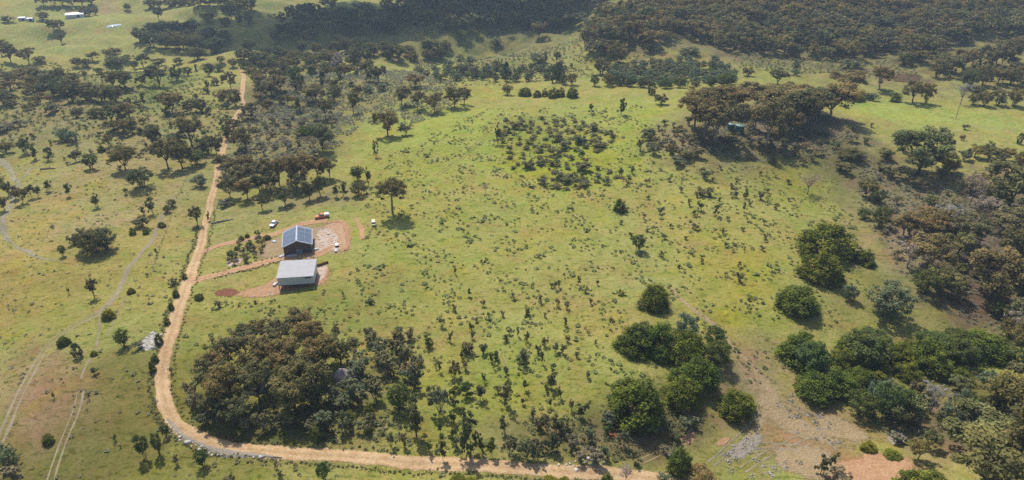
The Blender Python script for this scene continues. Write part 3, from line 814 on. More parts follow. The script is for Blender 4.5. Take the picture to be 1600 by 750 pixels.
tile(0, 0, K4, """e 270 36 80 60; e 335 36 80 60; e 395 34 80 56; e 450 40 80 60; e 515 40 80 60; e 565 34 70 55; w 50 138 90 45; g 268 128 75 62; g 520 104 60 62; g 550 98 60 58; g 590 92 45 48
 g 790 64 48 46; e 335 192 75 78; e 372 192 60 70; e 382 272 60 66; e 15 350 100 110; e 70 388 100 125; e 178 396 100 108; g 245 384 75 44
 e 930 55 90 60; e 985 60 90 65; g 1050 44 90 60; g 1110 40 90 60; g 1170 38 90 60; g 1230 36 90 60; g 1290 36 90 60; g 1350 34 90 60; g 1410 36 90 60; g 1480 50 90 70; g 1545 64 90 80
 e 982 126 65 85; e 1428 122 95 95; g 1285 140 100 70; g 1395 168 90 70; g 1480 158 50 80; g 1537 152 60 78
 g 870 262 110 100; g 940 292 120 105; g 1030 300 120 105; g 1120 305 120 110; g 1215 312 120 110; g 1330 326 140 105; g 950 225 110 95; g 1030 215 110 85; g 1110 210 110 85; g 1190 205 110 90; g 1300 240 110 80; g 1390 258 90 80; g 1060 255 110 80; g 1160 258 110 80; g 1250 265 110 80
 r 580 378 85 62; r 690 380 130 85; g 478 412 60 66; g 540 412 65 60; g 730 442 140 112; g 785 378 62 46; e 890 416 95 92; g 985 412 95 60; g 1215 368 120 80; g 1290 472 85 95; g 1100 395 60 44; v 610 458 60 46; g 527 472 34 36; g 830 426 60 60
 e 975 534 140 134; g 1095 498 88 104; g 1160 468 62 64; s 1212 462 34 66; g 1352 438 62 52; g 1440 414 62 60; g 1365 390 52 50; g 1540 312 100 78; g 1500 372 100 78; g 1562 382 100 70; g 1520 445 80 80; g 1565 470 70 80
 g 360 482 100 70; g 445 505 95 62; g 300 535 105 90; g 375 590 130 120; g 445 632 140 150; g 545 622 150 130; g 640 626 150 125; g 715 628 120 115; e 700 540 110 110; e 768 545 115 110; e 878 528 65 62; g 240 560 80 70; g 195 530 80 60
 g 40 650 120 110; r 60 560 110 70; r 120 480 120 60; r 40 500 110 60; g 190 460 120 60; r 1070 705 150 150; e 800 750 140 130; e 700 752 130 115; s 885 655 62 92; g 480 725 75 72; g 590 722 85 62; l 330 690 110 60; l 170 680 90 50
 g 1180 695 95 95; g 1245 690 90 90; r 1385 640 95 90; g 1455 655 90 110; r 1425 550 95 110; g 1330 525 52 50; s 1282 560 44 80; r 1555 730 100 110; g 1000 620 60 50; v 1275 575 40 46""")
tile(400, 0, K4, """e 430 738 95 140; e 602 700 84 140; g 490 585 80 72; r 370 628 140 112; e 758 505 92 105; r 980 535 115 84; r 900 650 115 125; r 1000 672 105 115; r 1100 690 115 125; e 1225 662 130 132; e 1285 642 80 112
 g 1552 585 74 72; p 228 478 72 66; c 405 518 32 42; g 1090 328 115 90; g 1175 305 80 62; w 1478 278 84 52; E 880 378 100 110; c 1545 500 52 120; d 520 475 90 150; g 280 540 60 90; r 150 560 90 100; r 60 600 110 110; r 20 540 100 90; g 155 640 50 60; r 500 300 100 70; e 615 385 110 100; g 320 400 120 90; g 440 390 120 90; g 150 360 110 70; g 40 400 110 90
 w 780 560 90 50; w 690 570 90 50; r 350 450 80 60; g 700 340 90 90; g 790 330 90 80; w 1190 420 80 60; w 1280 460 90 80; w 1350 490 90 90; w 1420 470 90 80; w 1490 440 80 80; w 1320 400 80 60; w 1260 380 80 50""")
tile(800, 0, K4, """b 80 590 95 68; b 155 600 62 62; b 205 596 62 60; b 255 602 76 76; b 300 596 64 68; b 370 598 84 74; c 862 582 72 78; c 290 505 92 124; c 222 486 34 60; g 370 525 62 82; g 320 520 50 70; g 250 510 50 60; g 550 460 115 105; g 645 395 130 150; g 630 330 160 90
 p 480 318 150 160; p 590 300 160 170; r 540 345 150 120; e 168 236 100 108; e 275 386 56 72; l 925 645 105 74; s 670 712 70 124; s 495 704 52 64; g 590 530 80 90; g 510 530 60 80; s 650 525 50 80; v 735 535 70 70; v 810 540 80 70; v 950 545 90 70; v 1030 540 80 70; v 1320 530 110 90; v 1230 540 90 80; l 1055 340 60 34; w 160 390 120 70; s 210 390 50 70; r 860 280 150 100; r 940 265 100 80; g 850 325 60 60
 w 1100 330 130 50; s 1530 320 60 110; l 1460 470 90 60""")
tile(1200, 0, K4, """r 492 572 195 158; r 690 552 145 150; e 890 634 140 140; g 972 636 92 142; y 785 626 76 74; y 540 616 115 60; w 640 620 95 52; g 1240 545 130 132; g 1325 530 115 145; g 1262 644 74 78; g 1330 655 92 105; g 1412 648 92 112; g 1512 654 110 124; l 1440 658 46 42; g 1285 575 84 52; e 60 520 125 95
 d 1185 645 76 130; w 510 424 165 66; w 165 462 70 40; g 840 400 130 92; r 930 385 120 80; g 1040 478 110 130; r 1120 478 130 150; r 1200 450 140 150; r 1300 430 140 160; r 1410 410 140 170; r 1500 390 140 170; e 1080 440 120 120; r 1420 515 120 110; g 1500 520 110 110; r 1560 540 90 90; w 165 445 60 90""")
tile(0, 190, K4, """e 42 194 88 74; s 165 205 85 118; s 225 234 84 104; s 290 244 70 90; e 470 248 80 78; v 565 292 92 106; b 627 186 52 52; e 672 156 62 76; w 395 110 130 80; w 450 125 110 80; e 778 298 142 158; g 880 404 155 138; y 735 176 60 50
 g 10 400 52 70; e 55 456 56 96; e 100 476 56 86; e 145 504 74 106; e 200 468 48 88; e 240 464 40 74; e 30 548 76 98; s 306 428 66 84; s 430 464 60 104; s 606 534 64 92; s 772 444 38 44; g 930 500 42 44; s 950 565 62 92; s 885 574 48 64; g 1060 524 58 52; g 1035 558 54 50; b 1000 648 52 46; l 880 644 115 78; b 820 694 44 54; b 900 692 48 42; e 1217 642 92 124; s 1292 614 30 60; s 460 748 60 60
 e 950 150 135 150; e 1040 294 150 200; e 1130 290 135 175; e 1095 205 135 140; e 1185 155 145 195; e 705 55 120 70; e 770 78 100 100; s 820 70 70 100; w 1235 400 115 84; y 1240 360 46 40; g 1285 200 92 125; e 1340 222 95 145; v 1212 262 110 100; e 1510 176 130 155; g 1410 110 76 100; g 1375 274 84 84; g 1440 60 80 90
 r 1420 470 110 150; r 1470 400 110 130; r 1530 480 110 140; r 1560 380 110 130; r 1440 330 100 110; r 1520 300 100 100; h 1390 520 90 60; h 80 40 140 60; h 20 60 120 60""")
tile(400, 190, K4, """r 60 404 135 185; r 140 396 140 190; r 222 404 145 195; r 300 394 150 205; r 380 356 125 155; r 450 346 115 128; e 400 454 95 132; e 332 486 105 124; e 180 516 105 125; e 46 546 85 105; e 20 446 95 132; e 95 440 100 130; r 260 440 120 130
 e 412 184 142 172; b 300 78 130 72; e 812 92 150 165; e 920 84 95 72; s 740 218 34 106; s 498 468 64 94; s 538 464 72 96; g 630 364 90 104; s 695 394 44 124; g 630 458 98 92; s 690 438 54 64; l 960 532 26 22; d 1416 444 44 66; s 1490 134 54 124; s 1560 100 50 80; v 370 80 70 60""")
tile(800, 190, K4, """b 663 548 80 100; l 1190 352 70 54; l 1350 410 38 36; s 1435 474 44 56; l 1530 478 56 60; s 1250 575 54 74; s 1170 545 54 64; s 1430 556 30 76; l 1160 452 90 50; l 1215 458 70 50; s 1370 465 50 40; l 255 212 112 56; l 522 160 115 56; l 430 138 110 56; l 330 168 92 52; l 290 118 95 56; l 90 284 100 52; l 175 262 90 40; l 245 268 50 34; l 170 182 60 40; l 340 364 110 56; l 280 350 80 50; l 440 296 120 54; l 195 386 90 50; l 425 400 100 56; l 280 410 60 36; l 575 390 70 40; l 450 250 60 34; l 30 40 100 46; l 500 50 90 40; l 610 96 44 50; l 840 100 110 60; l 790 180 60 90; l 880 198 80 60; l 975 194 60 70; l 1010 262 110 50; l 1090 230 120 60; l 1150 215 90 60; s 715 395 30 40; s 660 335 50 60; s 735 320 40 50""")
tile(1200, 190, K4, """d 242 444 110 120; E 925 324 335 292; w 1062 134 92 112; l 1212 46 44 38; l 636 34 34 26; c 1545 138 48 72; g 505 226 175 66; l 600 134 62 48; e 602 464 105 114; v 665 500 90 90; v 690 650 130 150; v 590 600 86 74; d 1242 520 155 212; E 1480 548 310 300; r 1040 664 240 150; r 960 700 150 120; p 1220 756 190 200; p 1510 700 240 175; E 1280 222 110 80; E 1360 228 110 84; E 1460 236 110 88; E 1070 312 180 130; E 1550 320 120 130; g 1440 210 60 50; l 760 340 120 70; l 690 300 80 50; l 480 310 120 60; l 430 280 100 50; s 1390 160 50 40; l 1190 116 40 40; E 730 230 110 70; s 1560 250 80 90""")
tile(1200, 370, K4, """b 350 100 390 270; b 320 250 290 230; b 590 160 140 115; b 175 438 310 200; w 730 490 320 240; v 960 345 170 160; b 1192 205 74 66; p 990 205 260 230; r 1392 396 330 330; e 1510 85 120 150; w 500 385 110 110
 b 210 752 350 240; v 590 750 300 180; y 810 750 150 140; b 960 760 280 230; b 1270 720 360 220; b 1110 730 200 170; e 1520 560 170 200; g 1560 420 120 160; y 1560 330 90 90; g 1480 620 130 140; v 1400 480 110 100""")
tile(1200, 560, K4, """b 280 215 300 200; b 420 190 250 190; b 560 160 200 150; y 340 200 130 100; v 560 345 190 165; v 740 372 230 250; d 1000 345 160 196; w 1160 355 140 200; E 1430 364 290 270; E 1290 566 420 235; E 920 620 130 140; E 990 560 110 130; s 325 720 110 150; y 620 560 110 70; y 770 605 120 62; v 880 330 130 150; g 1540 480 160 200; g 1350 330 120 110; v 1240 320 130 120; E 1480 640 220 200; l 1180 420 160 90; h 800 520 110 60; h 440 750 160 60""")
tile(800, 370, K4, """b 880 420 200 185; v 778 84 92 112; b 760 690 270 220; b 900 690 260 230; b 1060 752 310 250; w 1075 640 170 190; v 1235 690 150 160; l 270 325 34 50; l 290 312 30 46; s 172 402 40 50; s 412 296 30 70; l 95 475 50 50; l 335 446 44 46; s 525 296 26 40; l 455 345 44 30; l 1402 276 62 64; s 1020 210 26 50; l 245 310 30 30; s 320 250 22 36; w 790 440 70 50""")
tile(800, 560, K4, """b 755 345 390 325; b 1040 264 260 220; b 1382 326 245 190; b 1140 150 300 230; b 1025 696 165 194; b 588 764 90 80; y 240 764 110 56; y 320 764 80 50; s 245 182 68 94; l 590 400 120 70; l 800 440 150 70; l 880 470 110 60; l 1080 420 150 80; h 520 640 130 90; h 420 640 90 70; s 240 560 80 110; l 90 620 110 100; s 750 640 70 90; s 280 470 60 90; y 850 420 50 40; h 960 600 100 60; r 1180 770 200 90; w 940 770 120 70; d 700 770 90 110; w 1000 500 90 70""")
tile(400, 370, K4, """s 1315 370 32 66; s 1335 574 38 50; s 1545 652 50 44; l 1300 712 92 72; l 1400 718 54 62; s 1470 752 44 60; l 490 594 44 42; s 545 375 24 40; l 710 410 50 30; s 1225 230 26 50""")
tile(300, 480, 3.75, """r 640 150 170 150; r 420 210 150 160; r 320 260 150 170; r 520 230 160 170; r 700 250 190 190; r 230 340 180 190; r 400 370 200 200; r 560 360 210 200; r 760 360 200 200; e 130 500 190 220; r 170 430 180 200; e 240 600 220 260; e 400 545 180 240; e 612 606 260 270; e 740 560 200 230; e 150 640 180 190; e 250 690 190 180; r 480 450 200 200; r 660 430 200 190; l 420 715 130 110; l 560 690 130 130; l 740 730 130 110; l 90 680 120 100; h 330 720 90 80; h 30 600 70 100""")
tile(480, 500, 3.75, """e 200 260 210 165; e 110 290 210 200; e 60 470 190 180; l 190 510 170 120; l 320 330 160 110; l 430 230 140 120; l 520 180 130 120; l 580 260 110 130; l 470 320 150 120; l 400 470 140 130; l 300 480 140 130; l 250 420 120 110; s 620 400 120 150; v 540 520 130 160; b 240 590 100 90; y 365 570 70 110; l 220 660 120 120; l 340 640 120 90; l 110 640 140 120; v 62 710 80 90; s 640 690 110 190; l 570 740 60 70; l 490 740 50 80; l 60 650 100 100; l 540 90 70 60; l 600 110 60 70; l 370 130 120 80; s 720 150 80 60; l 160 76 60 40; h 600 340 100 100; h 660 260 60 60""")
tile(0, 560, K4, """b 305 520 78 80; v 895 614 84 172; v 985 594 76 152; v 1026 484 54 92; v 1256 664 92 118; s 1100 660 54 64; w 70 650 145 124; w 20 600 90 90; s 710 508 32 44; l 1410 762 84 46; h 80 730 110 70; s 340 250 24 50; s 550 250 22 46; l 745 550 20 20; l 820 506 24 20; s 585 100 70 60; b 945 80 50 90; b 960 20 50 60; l 1060 90 28 40; h 1180 250 90 120; h 1200 300 110 90""")
tile(400, 560, K4, """v 425 752 94 124; s 125 680 30 46; b 1240 764 120 50; y 1330 764 90 44; s 170 752 60 50; l 1560 600 90 110""")
tile(0, 370, K4, """v 390 118 46 80; e 585 378 78 128; b 810 348 58 48; y 675 500 88 80; b 395 662 92 74; v 765 676 92 122; c 485 746 78 100; y 582 730 48 46; b 1230 384 68 52; l 1350 434 58 42; s 965 108 26 46; l 912 244 22 26; g 540 84 150 150; g 600 96 170 170; g 660 74 150 150; h 860 690 70 60; s 430 350 18 46; l 1080 290 60 40; l 1060 300 60 36; b 1140 260 40 50; b 1090 370 44 60; b 1060 450 40 60; b 1035 540 40 60; b 985 660 56 90; b 1540 60 50 46""")
tile(640, 480, 3.123, """s 305 114 26 44; s 262 218 40 45; l 292 218 44 45; l 360 224 44 52; s 416 278 40 66; s 530 144 24 48; s 570 170 34 54; l 630 224 44 44; s 650 276 34 64; l 710 219 40 48; s 741 226 40 54; s 545 276 64 74; s 481 350 40 64; s 692 394 58 88; s 742 446 38 58; s 345 456 74 94; s 460 476 74 124; l 271 304 38 42; l 215 345 74 84; s 282 420 84 74; l 150 516 114 114; s 216 486 74 94; s 100 446 44 64; s 220 570 38 74; s 266 566 38 84; s 150 616 44 64; s 300 728 114 174; s 216 666 44 84; s 255 728 44 104; s 356 716 54 104; s 402 726 64 104; s 95 704 44 64; s 162 744 64 114; s 470 620 64 84; s 597 545 44 54; s 511 716 54 74; s 560 736 84 94; l 620 744 84 94; s 691 706 54 94; s 720 626 64 94; l 791 506 34 54; s 146 320 34 54; s 195 170 28 54; s 686 494 24 48; s 790 646 64 84; s 256 256 24 44; s 562 406 44 64; s 366 366 28 54; s 36 636 64 154; l 20 286 44 54; s 30 386 64 74; l 470 160 30 28; l 760 90 26 46; s 390 60 20 40; s 578 40 26 40""")

# individually described plants, by photo pixel (nearest plant of the given code takes the label)
SPECIAL = [
 ('b', 1289, 395, 'largest dense green bush in the pair on the hillside left of the stony slope'.replace(' left of', ' beside')),
 ('b', 1023, 476, 'round green bush standing alone just above the faint dirt track bush cluster'),
 ('b', 991, 647, 'broad dome of glossy green bush with bright yellow green flank'),
 ('b', 1150, 642, 'dull round bush at the edge of the pale bare ground'),
 ('b', 1060, 736, 'rounded green bush standing beside the end of the paired ruts'),
 ('E', 1434, 272, 'broad many stemmed olive gum overlooking the stony slope'),
 ('d', 1261, 302, 'grey windswept bare tree alone on the hillside below the tank knoll'),
 ('c', 1018, 147, 'dark egg shaped conifer alone at the back of the open hillside'),
 ('b', 968, 328, 'small dark round bush alone in the middle of the open hillside'),
 ('e', 245, 135, 'dark vase shaped tree on the shaded green clearing across the road'),
 ('g', 223, 292, 'wide dark leafy tree casting a long shadow beside the fence line'),
 ('v', 143, 264, 'bright green round tree alone in the dry paddock near the creek'),
 ('e', 308, 352, 'single dark gum leaning over the edge of the dirt road'),
 ('e', 148, 466, 'upright oval gum standing alone beside the pale wheel track'),
 ('v', 194, 541, 'bushy dark green tree beside the pale rock outcrop'),
 ('c', 123, 559, 'small dark conical tree between the two wheel tracks'),
 ('v', 318, 728, 'small dark green tree standing just outside the road bend'),
 ('v', 508, 750, 'dark green leafy tree growing below the straight of the dirt road'),
 ('b', 77, 692, 'small dark bush standing in the bare brown patch of paddock'),
 ('e', 97, 69, 'small round headed tree alone on the far open paddock slope'),
 ('e', 557, 187, 'dark gum on two thin trunks above the scrubby slope'),
 ('e', 710, 168, 'dark double gum at the end of the tree row along the upper hillside'),
 ('E', 1527, 703, 'wide olive gum with pale forked branches beside the orange dirt'),
 ('p', 1451, 422, 'russet gum with a stout white trunk on the stony slope'),
 ('r', 1553, 470, 'orange topped gum with slender pale trunk on the stony slope'),
 ('w', 1385, 494, 'large feathery grey green wattle at the foot of the stony slope'),
 ('b', 545, 657, 'bright lime green bush at the foot of the dark stand'),
 ('y', 577, 652, 'yellow flowering upright bush at the foot of the dark stand'),
]
r = np.random.default_rng(5)
ENT = []
for x0, y0, K, txt in TILES:
    for e in txt.replace('\n', ';').split(';'):
        e = e.split()
        if len(e) == 5:
            a, b, c, d = map(float, e[1:])
            ENT.append([e[0], x0 + a / K, y0 + b / K, c / K, d / K, None])
for code, u, v, lab in SPECIAL:
    best = min((e for e in ENT if e[0] == code and e[5] is None), key=lambda e: math.hypot(e[1] - u, e[2] - v))
    best[5] = lab
# the gums on the knoll round the tanks (photo pixels)
for c, u, v, w, h in [('r', 1085, 203, 62, 58), ('r', 1103, 222, 60, 74), ('p', 1119, 218, 62, 66), ('r', 1112, 176, 70, 46), ('r', 1146, 176, 70, 44), ('r', 1180, 172, 70, 46), ('p', 1197, 226, 62, 74), ('r', 1180, 200, 40, 48),
                      ('e', 1236, 198, 74, 60), ('r', 1210, 172, 80, 44), ('r', 1262, 194, 74, 58), ('p', 1297, 182, 78, 58), ('r', 1245, 170, 70, 40), ('e', 1278, 182, 60, 50), ('r', 1095, 180, 50, 40), ('e', 1253, 196, 46, 54), ('r', 1225, 208, 50, 50)]:
    ENT.append([c, u, v, w, h, 'russet gum with spreading pale limbs at the paddock end of the tank knoll' if (u, v) == (1297, 182) else None])
# a few at the edge of the frame
for c, u, v, w, h in [('e', 1590, 420, 70, 80), ('r', 1600, 480, 70, 70), ('g', 1606, 560, 60, 70), ('e', 1610, 640, 70, 80), ('r', 1625, 360, 80, 80), ('E', 1540, 770, 120, 90), ('b', 1440, 775, 90, 60), ('y', 1390, 790, 70, 40), ('g', 1610, 720, 90, 110)]:
    ENT.append([c, u, v, w, h, None])
PTS = px([e[1] for e in ENT], [e[2] for e in ENT])
for e, P in zip(ENT, PTS):
    plant(e[0], e[1], e[2], e[3], e[4], r, e[5], P=P)
plant('U', 613.5, 334, 54, 58, r, 'tall umbrella crowned gum alone on the grass beside the small cream van', rz=1.0)

# ---- scattered stands
def to_px(P):
    z = depth(P)
    return 800 + FPX * P[:, 0] / z, 375 - FPX * (P[:, 1] * U[1] + (P[:, 2] - CAM_Z) * U[2]) / z

def stand(pts, spacing, codes, wh, seed, limit=300, label=None, jit=.25):
    rr = np.random.default_rng(seed)
    P = scatter(pts, spacing, 6000, seed)
    order = np.argsort(P[:, 1]); P = P[order][:limit]
    u, v = to_px(P); s = ppm(P)
    for p, a, b, k in zip(P, u, v, s):
        q = rr.uniform(1 - jit, 1 + jit)
        c = codes[int(rr.integers(len(codes)))].replace('l', 'L')
        o = plant(c, a, b, wh[0] * q * k, wh[1] * q * rr.uniform(.85, 1.15) * k, rr, None, False, p)
        if label:
            lab = ('larger ' if q > 1 else 'smaller ') + label
            o['label'] = lab; o['group'] = label
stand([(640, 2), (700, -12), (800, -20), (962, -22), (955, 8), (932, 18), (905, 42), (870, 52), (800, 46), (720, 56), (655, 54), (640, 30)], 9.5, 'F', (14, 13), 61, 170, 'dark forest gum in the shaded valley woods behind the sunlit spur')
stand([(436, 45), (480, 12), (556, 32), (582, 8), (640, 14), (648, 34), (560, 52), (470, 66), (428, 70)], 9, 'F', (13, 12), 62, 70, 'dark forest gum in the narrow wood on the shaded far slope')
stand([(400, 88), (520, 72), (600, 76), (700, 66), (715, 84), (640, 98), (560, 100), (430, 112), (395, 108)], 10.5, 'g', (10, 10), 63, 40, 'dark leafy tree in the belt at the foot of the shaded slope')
stand([(395, 118), (520, 108), (600, 116), (560, 160), (500, 168), (420, 180), (388, 150)], 12, 'rs', (7, 8), 64, 40)
stand([(950, 112), (1000, 90), (1040, 82), (1100, 90), (1145, 118), (1146, 134), (1030, 136), (955, 134)], 5.8, 'w', (7.5, 5.5), 65, 110, 'feathery grey green wattle in the thicket behind the round bushes')
stand([(640, 112), (720, 96), (800, 72), (890, 66), (900, 100), (868, 126), (800, 128), (690, 128)], 7.5, 'wws', (6, 5), 66, 75, 'pale slender plant in the loose scrub below the sunlit spur')
stand([(785, 186), (880, 180), (960, 214), (948, 234), (850, 262), (800, 264), (780, 210)], 5.0, 'l', (3.9, 1.5), 67, 90, 'low olive brown shrub in the dark scatter across the upper hillside')
stand([(838, 276), (880, 256), (940, 260), (986, 280), (930, 290), (870, 300)], 5.0, 'l', (3.5, 1.4), 68, 40, 'low olive brown shrub in the yellow grass below the shrub scatter')
stand([(992, 216), (1030, 194), (1078, 194), (1092, 232), (1060, 244), (1010, 236)], 4.6, 'lh', (3.6, 3.0), 69, 50, 'dull shrub on the bare slope below the tank knoll')
stand([(1085, 222), (1200, 214), (1300, 206), (1340, 204), (1330, 226), (1260, 258), (1170, 254), (1110, 242)], 6.0, 'lhl', (4.5, 3.2), 70, 55, 'dull shrub in the shaded undergrowth below the tank gums')
stand([(1000, 290), (1120, 260), (1240, 280), (1230, 340), (1200, 420), (1080, 430), (960, 360)], 9.5, 'sl', (2.3, 2.2), 71, 65, 'small plant dotted over the hillside below the tank knoll')
stand([(660, 500), (790, 460), (930, 470), (935, 620), (880, 680), (800, 640), (700, 540)], 8.5, 'sl', (1.8, 2.0), 72, 55, 'small plant dotted between the saplings above the road')
stand([(820, 660), (900, 650), (960, 660), (1000, 700), (960, 722), (830, 712)], 4.6, 'lhs', (3.2, 3.2), 73, 40, 'dull shrub in the rough bank beside the end of the dirt road')
stand([(1380, 250), (1480, 290), (1560, 330), (1600, 420), (1560, 500), (1480, 470), (1400, 400), (1350, 310)], 8.0, 'hl', (3.4, 2.4), 74, 60, 'dull shrub on the stony slope among the gums')
stand([(380, 370), (400, 366), (428, 370), (412, 392), (388, 410), (345, 420), (352, 404)], 3.0, 'lbl', (2.6, 2.0), 75, 40, 'garden shrub planted between the two driveways')
stand([(372, 170), (440, 150), (520, 190), (520, 240), (440, 260), (372, 270)], 6.4, 'hhl', (4.5, 3.2), 76, 60, 'dull heath shrub in the scrub behind the house')
stand([(0, 110), (60, 105), (110, 120), (80, 165), (0, 170)], 8, 'lr', (6, 5), 77, 40, 'brown topped plant in the woodland margin beside the far paddock')
stand([(60, 112), (200, 118), (345, 108), (368, 180), (340, 250), (240, 240), (120, 172)], 10.5, 'wlsl', (5, 4), 88, 40, 'slight plant in the understorey of woodland across the road')
stand([(0, 170), (90, 165), (200, 190), (300, 260), (200, 290), (60, 250), (0, 240)], 13, 'ls', (2.6, 2.2), 89, 28, 'slight plant in the dry grass between woodland and creek')
stand([(1520, 100), (1660, 100), (1660, 150), (1560, 128), (1490, 122)], 9, 'r', (8, 8), 78, 30, 'brown tipped tree at the corner of the wooded hill')
stand([(1400, 300), (1470, 330), (1560, 300), (1640, 300), (1660, 560), (1560, 540), (1500, 480), (1420, 470), (1400, 400)], 17, 'rEdE', (9.5, 8.5), 83, 13, 'olive gum filling the wood on the stony slope')
stand([(1370, 222), (1420, 250), (1600, 215), (1640, 280), (1560, 300), (1440, 300)], 11, 'EElr', (6.5, 5), 84, 14, 'low olive gum along the lower fence of the smooth paddock'.replace('lower fence', 'lower edge'))
stand([(1215, 545), (1300, 540), (1400, 545), (1590, 530), (1600, 580), (1480, 600), (1330, 620), (1250, 600)], 7.5, 'bbvb', (9, 6.5), 85, 36, 'rounded green bush filling the dense thicket belt')
stand([(1330, 620), (1480, 600), (1600, 600), (1620, 700), (1500, 690), (1420, 670)], 8, 'vwEl', (7, 6), 86, 30, 'loose scrubby plant in front of the dense thicket belt')
stand([(955, 510), (1050, 490), (1110, 530), (1130, 580), (1060, 600), (980, 550)], 7, 'bv', (8, 6.5), 87, 5, 'rounded green bush filling the cluster beside the faint track')
# main forest on the hill: the nearest 300 as individual trees, the rest as one mass
FOREST = [(903, 72), (938, 36), (1000, 12), (1000, -40), (1300, -60), (1760, -60), (1760, 90), (1640, 62), (1540, 52), (1470, 78), (1438, 98), (1400, 90), (1380, 78), (1340, 97), (1210, 84), (1130, 80), (1090, 62), (1010, 60), (985, 70), (960, 78)]
FP = scatter(FOREST, 8.2, 6000, 80)
fu, fv = to_px(FP)
inn = (fu > -20) & (fu < 1620) & (fv > -14)
d0 = np.where(inn, depth(FP), 1e6)
order = np.argsort(d0)
rr = np.random.default_rng(81)
near, rest = order[:290], order[290:]
for i in near:
    p = FP[i]; k = float(ppm(p)[0]); q = rr.uniform(.8, 1.3)
    o = plant('f', fu[i], fv[i], 14 * q * k, 13 * q * k, rr, None, False, p)
    lab = f"{'broad' if q > 1.05 else 'compact'} {TONE[LAST_LEAF[0]]} gum in the sunlit forest covering the hill"
    o['label'] = lab; o['group'] = 'gums in the sunlit hill forest'
def mass(name, P, kinds, wh, seed, leafm, kind, label, jit=.3, sub=1):
    """Uncountable plants welded into one object."""
    rr = np.random.default_rng(seed)
    bank = [proto(kinds, i) for i in range(3)]
    V, Fc, T, MI, o = [], [], [], [], 0
    for p in P:
        (wv, wf), (lv, lf, lt) = bank[int(rr.integers(3))]
        a = rr.uniform(0, 6.28); q = rr.uniform(1 - jit, 1 + jit)
        if sub > 1:
            keep = rr.permutation(len(lf))[:len(lf) // sub]
            lv = lv.reshape(-1, 4, 3)[keep].reshape(-1, 3); lt = lt.reshape(-1, 4, 3)[keep].reshape(-1, 3)
            lv = lv.copy()
            lf = np.arange(len(lv)).reshape(-1, 4)
        R2 = np.array([[math.cos(a), math.sin(a), 0], [-math.sin(a), math.cos(a), 0], [0, 0, 1]])
        v = np.vstack([lv]) * np.array([wh[0] * q, wh[0] * q, wh[1] * q]) @ R2 + p
        t = lt.copy(); t[:, 0] = np.clip(t[:, 0] * .7 + rr.uniform(-.1, .4), 0, 1)
        V.append(v); Fc.append(lf + o); T.append(t); o += len(v)
    return tag(link(name, mesh_np(name, np.vstack(V), np.vstack(Fc), [M[leafm]], False, colors=np.vstack(T))), label, None, None, kind)
mass('forest', FP[rest][:900], 'forest', (14, 13), 82, 'gum', 'stuff', 'distant gum forest on the hill crest', .25, 1)
print('PLANTS', COUNT, 'forest rest', len(rest))

# ------------------------------------------------------------------ uncountable ground cover
def tuft_mass(name, P, size, seed, leafm, per=7, label=None, hgt=.55, tall=1.0):
    """Grass tussocks: each a small fan of blades."""
    rr = np.random.default_rng(seed)
    n = len(P)
    sz = size * rr.lognormal(0, .35, n)
    c = np.repeat(P, per, 0); s = np.repeat(sz, per); m = n * per
    a = rr.uniform(0, 6.28, m); rad_ = rr.uniform(0, .5, m) * s
    base = c + np.column_stack([np.cos(a) * rad_ * .5, np.sin(a) * rad_ * .5, np.full(m, -.04)])
    tip = c + np.column_stack([np.cos(a) * s * rr.uniform(.25, .75, m), np.sin(a) * s * rr.uniform(.25, .75, m), s * hgt * tall * rr.uniform(.5, 1.2, m)])
    side = np.column_stack([-np.sin(a), np.cos(a), np.zeros(m)]) * (s * rr.uniform(.18, .34, m))[:, None]
    mid = (base + tip) / 2 + np.array([0, 0, 1]) * (s * .16)[:, None]
    V = np.stack([base, mid + side, tip, mid - side], 1).reshape(-1, 3)
    b = np.clip(np.repeat(rr.uniform(0, 1, n), per) * .7 + rr.uniform(0, .3, m), 0, 1)
    t = np.clip(np.repeat(rr.uniform(-.2, .9, n), per) + rr.normal(0, .1, m), 0, 1)
    T = np.repeat(np.column_stack([b, t, b]), 4, 0)
    return tag(link(name, mesh_np(name, V, np.arange(4 * m).reshape(-1, 4), [M[leafm]], False, colors=T)), label, None, None, 'stuff')

def clear_of(P, polys, lines=()):
    ok = np.ones(len(P), bool)
    for q in polys:
        W = wpoly(q); ok &= ~in_poly(P[:, 0], P[:, 1], W)
    for pts, w in lines:
        W = wpoly(pts)
        for i in range(len(W) - 1):
            ok &= seg_dist(P[:, 0], P[:, 1], W[i, 0], W[i, 1], W[i + 1, 0], W[i + 1, 1]) > w
    return P[ok]

PADS = [[(445, 404), (400, 412), (392, 396), (412, 374), (440, 364), (452, 354), (500, 346), (545, 344), (548, 392), (500, 400), (470, 406)],
        [(360, 466), (395, 450), (434, 426), (434, 408), (492, 402), (518, 410), (516, 442), (504, 450), (440, 460)],
        [(1300, 718), (1330, 705), (1390, 702), (1430, 714), (1440, 745), (1420, 790), (1330, 790), (1285, 755)]]
DRIVE1 = [(316, 396), (345, 383), (372, 377), (400, 371), (425, 367), (442, 361), (490, 347), (512, 344)]
DRIVE2 = [(298, 441), (335, 431), (360, 424), (385, 417), (410, 411), (432, 406), (460, 402), (490, 398), (520, 384)]
LINES = [(ROAD, 2.3), (DRIVE1, 1.6), (DRIVE2, 2.0), (LT, 1.4)]
FIELD = [(560, 330), (600, 250), (760, 170), (1000, 165), (1060, 230), (1200, 265), (1330, 330), (1360, 480), (1200, 560), (1180, 640), (1000, 735), (480, 705), (300, 660), (290, 520), (330, 470), (430, 470), (530, 450), (570, 390)]
fp = clear_of(scatter(FIELD, 1.9, 30000, 90), PADS, LINES)
